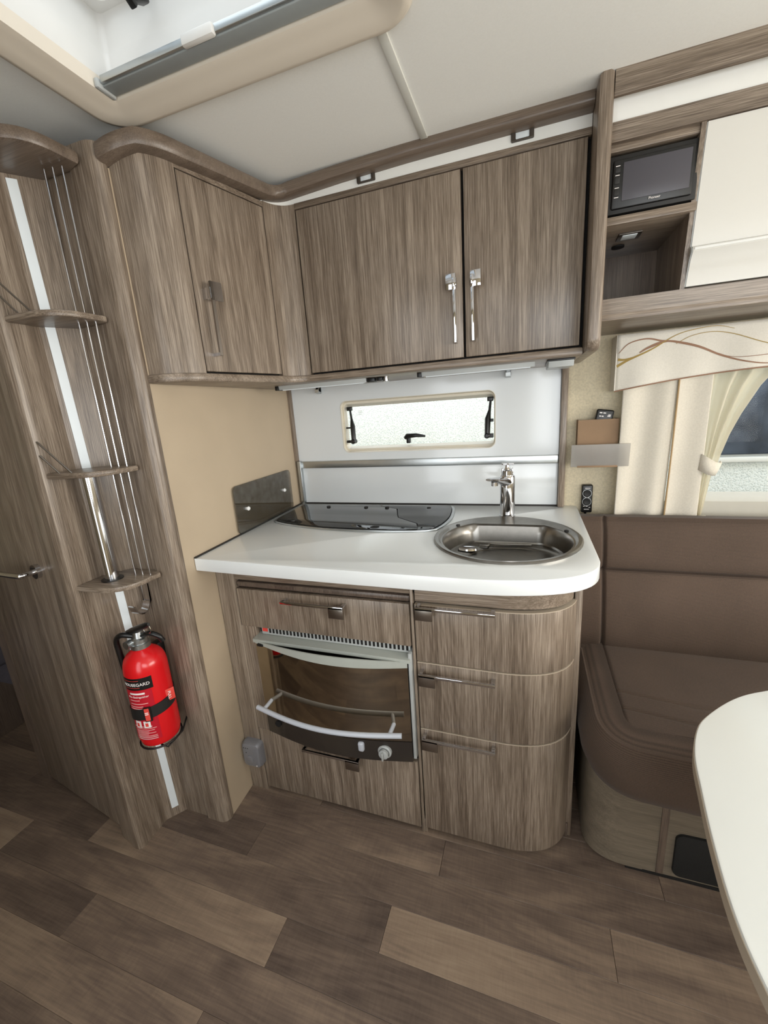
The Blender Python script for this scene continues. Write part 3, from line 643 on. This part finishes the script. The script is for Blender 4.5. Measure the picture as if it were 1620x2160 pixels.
rface('button', 1.096, 1.107, 1.780, 1.790, -.3445, -.3425, 'black_soft', fr, .001); rface('button', 1.096, 1.107, 1.758, 1.772, -.3445, -.3425, 'black_soft', fr, .001); rface('button', 1.096, 1.107, 1.735, 1.747, -.3445, -.3425, 'black_soft', fr, .001)
text('lettering', 'Pioneer', .0075, (1.168, -.3455, 1.7125), (1, 0, 0), (0, -math.sin(tl)*-1, math.cos(tl)), 'print_white', fr)
nl = thing('niche_downlight', 'small square downlight under the locker shelf', 'spotlight', (1.15, -.24, 1.675))
box('bezel', 1.125, 1.178, -.265, -.215, 1.672, 1.6765, 'bronze_dark', nl, .001); box('lens', 1.134, 1.168, -.258, -.224, 1.6705, 1.673, 'led_diffuser', nl, .001)
lathe('cable_grommet', 1.14, -.16, [(.016, 1.676), (.016, 1.672), (.010, 1.671)], 'shadow_black', ol, 16)

# ------------------------------------------------------------------ dinette window, curtain
w2 = thing('window_2', None, None, (1.9, .02, .93)); tag(w2, 'dinette side window with pale grey frame beside the curtain', None, None, 'structure')
loft('frame', [ring_xz(1.225, 2.625, .855, 1.445, .05, -.003), ring_xz(1.23, 2.62, .86, 1.44, .05, -.018), ring_xz(1.245, 2.605, .925, 1.425, .04, -.018), ring_xz(1.25, 2.6, .93, 1.42, .04, -.010), ring_xz(1.255, 2.595, .938, 1.415, .04, .02), ring_xz(1.258, 2.592, .944, 1.412, .035, .045)], 'frame_grey', w2, caps=False)
box('pane', 1.24, 2.61, .052, .056, .93, 1.43, 'clear_pane', w2, 0)
box('sill_board', 1.21, 2.65, -.012, .008, .80, .925, 'frame_grey', w2, .002)
cv = thing('curtain', 'cream side curtain with piped edge hanging under the valance', 'curtain', (1.32, -.04, .87))
def drape(x0t, x1t, x0b, x1b, zt, zb, y, waves, amp, n=40, m=14, ph=0.0, bulge=0.0):
    rows = []
    for j in range(m+1):
        t = j/m; z = zt+(zb-zt)*t; row = []
        for i in range(n+1):
            s = i/n; x = (x0t+(x0b-x0t)*t)+((x1t-x0t)+((x1b-x0b)-(x1t-x0t))*t)*s
            a = amp*(.6+.4*t)
            yy = y-a*math.sin(2*PI*waves*s+ph+1.1*t)-bulge*math.sin(PI*s)
            row.append((x, yy, z))
        rows.append(row)
    return rows
def sheet(name, rows, mat, parent, th=.0015):
    bm = bmesh.new(); R = bm_loft(bm, rows, closed=False)
    o = finish(name, bm, mat, parent, 60); md = o.modifiers.new('thickness', 'SOLIDIFY'); md.thickness = th; md.offset = 0; return o
p1 = sheet('drape_panel', drape(1.196, 1.345, 1.193, 1.337, 1.33, .872, -.055, 1.35, .010, ph=.6), 'curtain_cream', cv)
p2 = sheet('drape_panel', drape(1.343, 1.430, 1.339, 1.428, 1.34, .866, -.058, .8, .006, ph=2.2), 'curtain_cream', cv)
tube('piping', [(1.344+(-.006)*t, -.064-.004*math.sin(3*t), 1.33+(.868-1.33)*t) for t in [k/14 for k in range(15)]], .0026, 'curtain_piping', cv, 8)
tube('hem', [(1.193+.005*math.sin(k), -.06-.008*math.sin(k*.9), .874) for k in range(2)], .002, 'curtain_cream', cv, 6)
vl = thing('sheer_curtain', 'translucent cream sheer curtain gathered by a fabric tieback', 'curtain', (1.46, -.03, .87))
rows = []
zs = [1.345, 1.28, 1.20, 1.14, 1.08, 1.052, 1.02, .97, .92, .885, .868]
xl = [1.425, 1.425, 1.427, 1.428, 1.429, 1.430, 1.431, 1.428, 1.425, 1.428, 1.43]; xr = [1.60, 1.553, 1.515, 1.494, 1.479, 1.474, 1.462, 1.457, 1.452, 1.448, 1.452]
for z, a, b in zip(zs, xl, xr):
    wd = b-a; rows.append([(a+wd*i/36, -.034-.010*min(1, wd/.09)*math.sin(i/36*2*PI*3.2+.4)-.004*math.sin(i*.9), z) for i in range(37)])
sheet('voile', rows, 'sheer_voile', vl, .0006)
tb = sheet('tieback', [[(1.422, -.064, 1.085), (1.44, -.072, 1.073), (1.458, -.072, 1.060), (1.476, -.062, 1.056), (1.480, -.045, 1.060)], [(1.420, -.063, 1.060), (1.438, -.073, 1.047), (1.456, -.073, 1.037), (1.470, -.062, 1.035), (1.474, -.045, 1.037)], [(1.418, -.062, 1.036), (1.436, -.072, 1.024), (1.452, -.072, 1.018), (1.463, -.062, 1.018), (1.468, -.045, 1.02)]], 'curtain_cream', vl, .004)
sheet('hem_fold', [[(1.425, -.06, .885), (1.44, -.07, .892), (1.45, -.066, .89)], [(1.43, -.068, .870), (1.447, -.080, .872), (1.466, -.075, .869)], [(1.43, -.062, .862), (1.447, -.07, .863), (1.463, -.068, .866)]], 'sheer_voile', vl, .003)
va = thing('valance', 'cream curtain valance printed with brown and olive swirls', 'valance', (1.5, -.07, 1.3))
def vtop(x): return 1.455
def vbot(x): t = min(max((x-1.168)/(1.60-1.168), 0), 1); return 1.290+.040*(1-(1-t)**1.8)+.0*t
def vy(x, z): return -.078-.006*math.sin((x-1.17)*21)*(1.46-z)/.16-.004*math.sin(x*47)*(1.46-z)/.16
xs = [1.168+.011*i for i in range(75)]
sheet('fabric', [[(x, vy(x, vtop(x)+(vbot(x)-vtop(x))*t), vtop(x)+(vbot(x)-vtop(x))*t) for x in xs] for t in [k/12 for k in range(13)]], 'valance_cream', va, .003)
tube('hem_piping', [(x, vy(x, vbot(x))-.001, vbot(x)) for x in xs], .0022, 'print_brown', va, 6)
box('return_side', 1.1665, 1.1695, -.078, .0, 1.292, 1.455, 'valance_cream', va, 0)
def swirl(pts, wd, mat):
    P = smoothpath([(x, 0, z) for x, z in pts], 10); n = len(P); bm = bmesh.new(); rows = []
    for i, p in enumerate(P):
        a = P[max(i-1, 0)]; b = P[min(i+1, n-1)]; tt = (b-a).normalized(); nn = Vector((-tt.z, 0, tt.x))
        t = i/(n-1); ww = wd[0]+(wd[1]-wd[0])*t if len(wd) == 2 else (wd[0]+(wd[1]-wd[0])*min(1, 2*t) if t < .5 else wd[1]+(wd[2]-wd[1])*(2*t-1))
        r = []
        for s in (-1, 1): q = p+nn*ww*s/2; r.append((q.x, vy(q.x, q.z)-.0024, q.z))
        rows.append(r)
    bm_loft(bm, rows, closed=False); return finish('printed_swirl', bm, mat, va, 60)
swirl([(1.173, 1.402), (1.20, 1.428), (1.245, 1.436), (1.285, 1.426), (1.32, 1.420), (1.38, 1.400), (1.44, 1.370), (1.50, 1.347), (1.56, 1.338), (1.65, 1.345)], (.002, .0065, .0015), 'print_brown')
swirl([(1.228, 1.398), (1.25, 1.410), (1.29, 1.423), (1.322, 1.421)], (.003, .008, .003), 'print_brown')
swirl([(1.170, 1.364), (1.20, 1.380), (1.26, 1.405), (1.32, 1.438), (1.37, 1.455-.006), (1.42, 1.4515), (1.46, 1.440)], (.008, .0022, .0012), 'print_olive')
swirl([(1.172, 1.384), (1.19, 1.382), (1.215, 1.387)], (.008, .003), 'print_olive')
swirl([(1.322, 1.414), (1.36, 1.432), (1.41, 1.437), (1.46, 1.426), (1.53, 1.396), (1.60, 1.375), (1.68, 1.365)], (.0015, .0025), 'print_olive')
swirl([(1.428, 1.378), (1.46, 1.365), (1.50, 1.361), (1.57, 1.365), (1.65, 1.38)], (.0012, .0022), 'print_brown')

# ------------------------------------------------------------------ wall pocket, remotes
pk = thing('wall_pocket', 'frosted acrylic letter pocket with brown insert on the cream wall', 'wall pocket', (1.13, -.03, 1.055))
boxes('insert_box', [(1.072, 1.194, -.044, -.040, 1.060, 1.205), (1.072, 1.075, -.040, .008, 1.060, 1.205), (1.191, 1.194, -.040, .008, 1.060, 1.205), (1.072, 1.194, -.040, .008, 1.057, 1.062)], 'box_brown', pk)
box('front_panel', 1.052, 1.225, -.074, -.070, 1.052, 1.127, 'frosted_acrylic', pk, .001, rot=('X', .12))
box('base_bar', 1.072, 1.193, -.070, .008, 1.050, 1.057, 'box_brown', pk, .001)
rc = thing('remote_control', 'black remote control sticking out of the brown wall pocket', 'remote', (1.15, -.03, 1.2))
def rbx(name, x0, x1, y0, y1, z0, z1, mat, parent, bev):
    bm = bmesh.new(); bm_box(bm, x0, x1, y0, y1, z0, z1, bev, 3)
    bmesh.ops.rotate(bm, verts=bm.verts[:], cent=(1.15, -.03, 1.19), matrix=Matrix.Rotation(.16, 3, 'Y')); return finish(name, bm, mat, parent)
rb = rbx('case', 1.122, 1.174, -.034, -.018, 1.15, 1.235, 'black_plastic', rc, .005)
for x0, x1, z in ((1.131, 1.139, 1.222), (1.142, 1.150, 1.222), (1.158, 1.165, 1.217), (1.132, 1.137, 1.211), (1.139, 1.145, 1.211), (1.156, 1.165, 1.213)): rbx('button_print', x0, x1, -.0346, -.0335, z, z+.0035, 'print_white', rc, 0)
ws = thing('wired_control', 'black wired hand control with two dials on the cream wall', 'hand control', (1.115, -.01, .88))
box('case', 1.097, 1.132, -.016, .008, .880, .980, 'black_plastic', ws, .005, 3)
for z in (.950, .920):
    k = lathe('dial', 1.114, z, [(.0125, -.016), (.0125, -.019), (.010, -.021), (.004, -.0195)], 'black_soft', ws, 24, 'Y')
    lathe('dial_ring', 1.114, z, [(.0145, -.0158), (.0145, -.0166), (.0135, -.0166), (.0135, -.0158)], 'alu', k, 28, 'Y')
for z, x0, x1 in ((.968, 1.107, 1.123), (.935, 1.108, 1.121), (.903, 1.103, 1.108), (.903, 1.111, 1.118), (.899, 1.121, 1.126), (.892, 1.106, 1.122)): box('button_print', x0, x1, -.0166, -.0156, z, z+.0016, 'print_white', ws, 0)
tube('cable', [(1.113, -.004, .884), (1.112, -.004, .872), (1.112, .0, .85), (1.112, .002, .80)], [.0045, .003, .002, .002], 'black_plastic', ws, 8)

# ------------------------------------------------------------------ bench and table
bn = thing('dinette_bench', 'dark brown upholstered dinette bench beside the kitchen unit', 'bench', (1.7, -.35, 0))
def benchpath(d=0.0):   # plan outline from the wall round the corner and along the front
    return [(1.062-d, -.10), (1.062-d, -.50)]
bp = [(1.086, -.06), (1.086, -.47)]+bez((1.086, -.49), (1.090, -.566), (1.19, -.567), 8)+[(1.6, -.562), (2.9, -.55)]
prism('base', bp+[(2.9, -.06)], .008, .40, 'bench_ply', bn)
box('base_seam', 1.262, 1.279, -.5685, -.563, .012, .34, 'oak_dark', bn, .001)
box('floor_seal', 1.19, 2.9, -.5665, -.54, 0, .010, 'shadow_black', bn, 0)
prism('vent_panel', [(x, z) for x, z in rrect(1.298, 1.46, .022, .160, .018)], -.573, -.560, 'vent_black', bn, 'Y', bev=.002)
# seat cushion: rounded front lip, lofted along the plan path
sp_ = [(1.098, -.12), (1.098, -.35), (1.098, -.47), (1.099, -.52)]+bez((1.099, -.55), (1.104, -.645), (1.185, -.652), 10)+[(1.26, -.656), (1.5, -.664), (2.0, -.664), (2.9, -.664)]
prof = [(-.03, .345), (.0, .335), (.022, .345), (.036, .375), (.040, .405), (.034, .435), (.020, .460), (.006, .4735), (.0, .4715), (-.006, .4745), (-.03, .480), (-.06, .482)]
po = {u: offset(sp_, u) for u, _ in prof}
R = [[(po[u][i][0], po[u][i][1], z) for u, z in prof] for i in range(len(sp_))]
loft('seat_border', R, 'seat_brown', bn, closed=False, smooth=60)
# seat top panels divided by stitched seams
def seat_h(x, y):
    h = .482
    for sx in (1.157,): h -= .006*math.exp(-((x-sx)/.006)**2)
    if x > 1.157:
        for y0, sl_ in ((-.452, -.13), (-.52, -.14)): h -= .005*math.exp(-((y-(y0+sl_*(x-1.16)*1.1))/.005)**2)
    return h-.004*math.exp(-((y+.20)/.03)**2)
inner = po[-.06]
bm = bmesh.new(); rows = []
ys = [-.13-(.003)*k for k in range(0, 160)]
edge_in = [(p[0], p[1]) for p in inner]
def xmin_at(y):
    best = None
    for a, b in zip(edge_in, edge_in[1:]):
        if (a[1]-y)*(b[1]-y) <= 0 and a[1] != b[1]: t = (y-a[1])/(b[1]-a[1]); x = a[0]+(b[0]-a[0])*t; best = x if best is None else min(best, x)
    return best
for y in ys:
    x0 = xmin_at(y)
    if x0 is None: break
    xs2 = [x0+(1.30-x0)*k/50 for k in range(51)]+[1.30+.05*k for k in range(1, 33)]
    rows.append([(x, y, seat_h(x, y)) for x in xs2])
bm_loft(bm, rows, closed=False); finish('seat_top', bm, 'seat_brown_top', bn, 60)
# backrest: two rolls with a deep seam, leaning back
def back_y(z): return -.215+(z-.47)*(.11/.41)
def back_prof(z):
    y = back_y(z)
    y -= .018*(1-((z-.60)/.125)**4) if z < .722 else .026*(1-abs((z-.80)/.082)**3.5)
    return y+.016*math.exp(-((z-.722)/.0045)**2)
zs = [.47+.0102*k for k in range(24)]+[.708+.0028*k for k in range(11)]+[.74+.0098*k for k in range(15)]
def brow(x, dx):
    pts = [(x, back_prof(z)+dx, z) for z in zs]
    pts += [(x, -.115+dx, .893), (x, -.085, .892), (x, -.05, .885), (x, -.02, .87), (x, -.02, .47)]
    return [(a, b, min(c, .859)) for a, b, c in pts] if x < 1.085 else pts
def bseam(x): return .014*math.exp(-((x-1.157)/.005)**2)
bx = [1.0565, 1.060, 1.072, 1.0845, 1.0855]+[1.095+.01*k for k in range(5)]+[1.146+.0022*k for k in range(11)]+[1.18+.06*k for k in range(29)]
loft('backrest', [brow(x, bseam(x)+(.02 if x < 1.058 else 0)) for x in bx], 'seat_brown', bn, smooth=60)
box('seat_back_gap', 1.07, 2.8, -.24, -.05, .44, .475, 'seat_brown', bn, .01)
tb_ = thing('dinette_table', 'white oval-ended dinette table in front of the bench', 'table', (1.7, -1.1, 0))
half = [(1.36, -.698), (1.295, -.739), (1.233, -.801), (1.205, -.844), (1.183, -.905), (1.170, -.975), (1.157, -1.056), (1.148, -1.138), (1.149, -1.20), (1.16, -1.27), (1.185, -1.34), (1.235, -1.41), (1.30, -1.455), (1.40, -1.49)]
tp_ = [tuple(p[:2]) for p in smoothpath([(x, y, 0) for x, y in [(2.1, -.60), (1.7, -.615), (1.48, -.648)]+half+[(1.7, -1.52), (2.1, -1.53)]], 5)]
plate('top', tp_, [], .676, .700, 'table_white', tb_, bev=.003)
plate('edge_band', scale_poly(tp_, -.0012), [scale_poly(tp_, .003)], .677, .696, 'table_edge', tb_)
lathe('leg', 1.75, -1.08, [(.16, 0), (.16, .012), (.04, .02), (.03, .03), (.03, .676)], 'chrome', tb_, 24)

# ------------------------------------------------------------------ corner shelf unit on the left
cs = thing('corner_shelf_unit', 'tall grey oak corner shelf niche with rods beside the beige partition', 'shelf unit', (-.12, -.83, 0))
prism('post', [(-.03, -.733), (.001, -.737), (.003, -.743), (.0015, -.752), (-.005, -.762), (-.015, -.768), (-.028, -.770), (-.074, -.770), (-.078, -.767), (-.079, -.76), (-.079, -.74)], 0, 1.902, 'oak_vertical', cs)
box('back_panel', -.175, -.075, -.764, -.748, 0, 1.87, 'oak_vertical', cs, 0)
def leaning(name, pts, z0, z1, mat):      # the corner strip leans very slightly forward towards the top
    return loft(name, [[(x-.004*z, y-.017*z, z) for x, y in pts] for z in (z0, z1)], mat, cs, smooth=30)
leaning('corner_panel', [(-.150, -.737), (-.212, -.816), (-.226, -.806), (-.164, -.727)], 0, 1.87, 'oak_vertical')
leaning('light_strip', [(-.182, -.7815), (-.1945, -.7975), (-.199, -.794), (-.1865, -.778)], .035, 1.845, 'led_diffuser')
prism('side_panel', [(-.210, -.812), (-.207, -.905), (-.225, -.905), (-.228, -.80)], 0, 1.87, 'oak_vertical', cs)
prism('front_post', [(-.206, -.893), (-.206, -.903), (-.209, -.911), (-.217, -.916), (-.228, -.917), (-.290, -.902), (-.311, -.896), (-.311, -.87), (-.24, -.86)], 0, 1.90, 'oak_vertical', cs)
def shelf_plan(g=0.0):
    a = [(-.207, -.903-g), (-.16, -.903-g)]
    return a+bez((-.135, -.902-g), (-.058+g, -.896-g), (-.052+g, -.835), 8)+[(-.050+g, -.778), (-.056, -.772), (-.075, -.765), (-.172, -.765), (-.211, -.815)]
for z in (.872, 1.172, 1.533): prism('shelf', shelf_plan(), z, z+.014, 'oak_along', cs, bev=.0035)
prism('top_cap', shelf_plan(.016)+[(-.24, -.86), (-.3, -.95)], 1.854, 1.882, 'oak_cornice', cs, bev=.008)
for x, y in ((-.108, -.806), (-.085, -.803), (-.064, -.797)): tube('rod', [(x, y, .884), (x, y, 1.85)], .0022, 'chrome', cs, 8)
for z in (1.184, 1.545):
    tube('guard_rod', [(-.206, -.905, z+.080), (-.128, -.893, z)], .0022, 'satin_nickel', cs, 8); tube('guard_rod', [(-.206, -.906, z+.047), (-.165, -.897, z)], .0022, 'satin_nickel', cs, 8)
po_ = lathe('chrome_pole', -.150, -.842, [(.017, .885), (.017, 1.174)], 'chrome', None, 28, loc=(-.15, -.842, .885)); tag(po_, 'thick polished chrome pole standing between two corner shelves', 'pole')
lathe('pole_socket', -.150, -.842, [(.027, .885), (.027, .8885), (.020, .889)], 'black_plastic', cs, 24)
ch = prism('coat_hook', [(-.766, .842), (-.769, .842), (-.770, .79)]+[(-.795+.025*math.cos(a), .79+.03*math.sin(a)) for a in [-PI*k/10 for k in range(0, 10)]]+[(-.822, .792), (-.818, .793)]+[(-.795+.021*math.cos(a), .79+.026*math.sin(a)) for a in [-PI*k/10 for k in range(9, -1, -1)]]+[(-.766, .79)], -.146, -.120, 'chrome', None, 'X', loc=(-.13, -.77, .77)); tag(ch, 'chrome coat hook on the oak panel above the fire extinguisher', 'hook')

# ------------------------------------------------------------------ fire extinguisher
ex = thing('fire_extinguisher', 'red fire extinguisher strapped to the oak corner niche', 'extinguisher', (-.1, -.845, .39))
EX, EY, ER = -.100, -.844, .056
lathe('cylinder', EX, EY, [(.030, .392), (.044, .394), (.051, .400), (.0535, .410), (.0535, .417), (.0558, .4185), (.056, .424), (.056, .628), (.054, .645), (.049, .660), (.040, .672), (.028, .681), (.022, .686), (.020, .694)], 'red_paint', ex, 40)
va_ = lathe('valve', EX, EY, [(.025, .688), (.025, .701), (.021, .702), (.021, .714), (.016, .718), (.013, .735)], 'alu', ex, 20)
lathe('gauge', EX-.012, .707, [(.011, EY-.034), (.011, EY-.018), (.008, EY-.012)], 'alu', va_, 16, 'Y')
up = Vector((0, 0, 1)); hdv = Vector((.83, -.12, .36)).normalized()
tube('lever_handle', [Vector((EX-.035, EY-.004, .728))+hdv*t for t in (0, .03, .07, .105, .118)], [.007, .009, .009, .008, .004], 'black_plastic', va_, 10)
tube('carry_handle', smoothpath([(EX+.01, EY, .722), (EX+.04, EY+.002, .732), (EX+.062, EY+.01, .722), (EX+.068, EY+.016, .705)], 5), .007, 'black_plastic', va_, 10)
tube('safety_ring', [(EX+.052+.014*math.cos(a), EY-.012, .755+.014*math.sin(a)) for a in [2*PI*k/18 for k in range(19)]], .0014, 'chrome', va_, 6)
tube('hose', smoothpath([(EX-.012, EY-.006, .722), (EX-.040, EY-.020, .728), (EX-.060, EY-.022, .710), (EX-.0625, EY-.02, .67), (EX-.0615, EY-.018, .62), (EX-.06, EY-.014, .58)], 5), .0075, 'black_plastic', va_, 12)
def wrapf(off, zc, ang0):
    return lambda u, v, w_: Vector((EX+(ER+off+w_)*math.cos(ang0+u/ER), EY+(ER+off+w_)*math.sin(ang0+u/ER), zc+v))
def wrap_band(name, a0, a1, z0, z1, off, mat, parent, th=.0006, tilt=0.0, n=24):
    rings = []
    for k in range(n+1):
        a = a0+(a1-a0)*k/n; c, s_ = math.cos(a), math.sin(a); dz = tilt*(k/n-.5); ri, ro = ER+off-.0005, ER+off+th
        rings.append([(EX+ri*c, EY+ri*s_, z0+dz), (EX+ro*c, EY+ro*s_, z0+dz), (EX+ro*c, EY+ro*s_, z1+dz), (EX+ri*c, EY+ri*s_, z1+dz)])
    return loft(name, rings, mat, parent, smooth=40)
AV = math.atan2(-1.593-EY, .916-EX)      # direction towards the room
a0 = AV-1.35
wrap_band('brand_label', a0, AV+.12, .586, .622, .0002, 'black_plastic', ex)
text('brand_lettering', 'HOUSEGARD', .0125, (0, 0, 0), (1, 0, 0), (0, 1, 0), 'print_white', ex, wrap=wrapf(.0010, .599, a0+.02))
wrap_band('brand_outline', a0+.02, AV-.46, .593, .5942, .0004, 'sticker_red', ex); wrap_band('brand_outline', a0+.02, AV-.46, .6145, .6157, .0004, 'sticker_red', ex)
wrap_band('info_label', a0-.05, AV+.02, .424, .584, .0001, 'label_dark_red', ex, .0003)
wrap_band('info_line', a0+.3, a0+1.05, .5725, .5775, .0005, 'print_white', ex)
for z, s in ((.562, '-Fire Extinguisher'),): text('info_lettering', s, .0085, (0, 0, 0), (1, 0, 0), (0, 1, 0), 'print_white', ex, wrap=wrapf(.0007, z, a0+.12))
for z, a, b in ((.553, .22, .75), (.542, .2, 1.1), (.533, .15, .85), (.5265, .15, .82), (.520, .15, .6)): wrap_band('info_line', a0+a, a0+b, z, z+.002, .0005, 'print_pale', ex)
wrap_band('info_line', a0+.1, a0+1.05, .4985-.03, .4995-.03, .0005, 'print_white', ex)
for a in (.22, .68):
    wrap_band('pictogram', a0+a, a0+a+.32, .462+.004, .487, .0006, 'print_white', ex)
    wrap_band('pictogram_mark', a0+a+.08, a0+a+.22, .470, .481, .0010, 'sticker_red', ex)
for i, z in enumerate((.462, .456, .4515, .447, .4425, .438)): wrap_band('info_line', a0+.15, a0+(1.22, 1.12, .85, 1.15, .8, 1.2)[i], z, z+.0016, .0005, 'print_pale', ex)
for z in (.4335, .428): wrap_band('info_line', a0+.15, a0+1.2, z, z+.0010, .0005, 'print_white', ex)
st_ = wrap_band('strap', AV-2.3, AV+1.9, .496, .530, .0010, 'black_soft', ex, .0018, tilt=.03, n=48)
wrap_band('strap_buckle', AV-.50, AV-.20, .4885, .533, .003, 'black_plastic', st_, .003, n=6); wrap_band('strap_buckle_tab', AV-.46, AV-.27, .492, .530, .006, 'sticker_red', st_, .001, n=6)
wrap_band('buckle_print', AV-.45, AV-.31, .511, .5135, .0072, 'print_white', st_, .0003, n=4); wrap_band('buckle_print', AV-.45, AV-.31, .516, .5185, .0072, 'print_white', st_, .0003, n=4)
tg = box('pull_tag', EX+.058, EX+.061, EY-.004, EY+.020, .520, .556, 'sticker_red', ex, .001, rot=('Z', -.5))
text('tag_lettering', 'PULL', .011, (EX+.0632, EY-.0015, .553), (0, 0, -1), (.48, .88, 0), 'print_white', tg, t=.0006)
bk = box('bracket_plate', EX-.034, EX-.008, EY+.056, EY+.079, .40, .66, 'black_plastic', ex, .001)
tube('bracket_wire', [(EX+.055*math.cos(a), EY+.055*math.sin(a), .394) for a in [AV-2.2+k*.28 for k in range(16)]], .0028, 'black_plastic', ex, 8)
tube('bracket_wire', [(EX+.030, EY-.030, .392), (EX+.040, EY-.018, .376), (EX+.05, EY+.03, .392), (EX+.02, EY+.078, .395)], .0026, 'black_plastic', ex, 8)

# ------------------------------------------------------------------ washroom door and rear bedroom
ddx, ddy = -.987, .160
def door_slab(name, s0, s1, d0, d1, z0, z1, mat, parent=None, loc=None):
    o = Vector((-.313, -.884, 0)); t = Vector((ddx, ddy, 0)); n = Vector((-.16, -.987, 0))
    bm = bmesh.new(); bm_box(bm, s0, s1, d0, d1, z0, z1, .002)
    for v in bm.verts: v.co = o+t*v.co.x+n*v.co.y+Vector((0, 0, v.co.z))
    return finish(name, bm, mat, parent, loc=loc)
dd = thing('door_1', None, None, (-.55, -.84, 0)); tag(dd, 'dark grey oak washroom door with chrome lever handle', None, None, 'structure')
door_slab('leaf', .003, .483, -.022, 0, .012, 1.87, 'oak_vertical', dd)
door_slab('edge_strip', .0, .004, -.02, .0015, .012, 1.87, 'table_edge', dd)
def dpt(s, d, z): return Vector((-.313, -.884, z))+Vector((ddx, ddy, 0))*s+Vector((-.16, -.987, 0))*d
ros = tube('rosette', [dpt(.085, -.001, .905), dpt(.085, .012, .905)], .021, 'chrome', dd, 24)
tube('lever', smoothpath([dpt(.085, .010, .905), dpt(.085, .038, .905), dpt(.095, .045, .904), dpt(.21, .047, .897)], 5), .008, 'chrome', ros, 12)
structure(prism('wall_washroom', [(-.79, -.81), (-.83, -.81), (-.83, .0), (-.79, .0)], 0, 1.93, 'oak_dark', loc=(-.81, -.4, 0)), 'dark oak side wall of the washroom')
bd = thing('bed', 'bed with grey cover in the dark room beyond the washroom door', 'bed', (-1.7, -.8, 0))
box('base', -2.28, -1.25, -1.6, -.05, .0, .32, 'oak_dark', bd, .005)
box('mattress', -2.28, -1.20, -1.62, -.04, .32, .48, 'blanket_grey', bd, .03, 3)
sheet('cover', [[(-1.205-.05*t-.012*math.sin(y*26), y, .485-.35*t-.02*math.sin(y*13)*t) for y in [-1.62+.04*k for k in range(40)]] for t in [k/8 for k in range(9)]], 'blanket_grey', bd, .006)

# ------------------------------------------------------------------ outside: ground and the neighbouring caravan
structure(box('ground', -9, 11, -9, 9, -.75, -.70, 'outside_ground', bev=0, loc=(0, 0, -.7)), 'grey ground outside the windows')
nb = thing('neighbouring_caravan', 'white hammered-metal caravan parked outside behind the windows', 'caravan', (1.5, 2.2, -.7))
box('body', -2.5, 6.0, 1.2, 3.3, -.35, 2.0, 'hammered_white', nb, .02)
box('window_surround', 1.72, 3.2, 1.185, 1.205, .868, 1.42, 'alu_grey_paint', nb, .01)
box('window_rail', 1.70, 3.22, 1.17, 1.20, .872, .90, 'matt_white', nb, .004)
box('window', 1.76, 3.16, 1.178, 1.19, .915, 1.385, 'outer_glass', nb, .01)
box('skirt_rail', -2.5, 6.0, 1.19, 1.205, -.02, .03, 'alu', nb, .003)
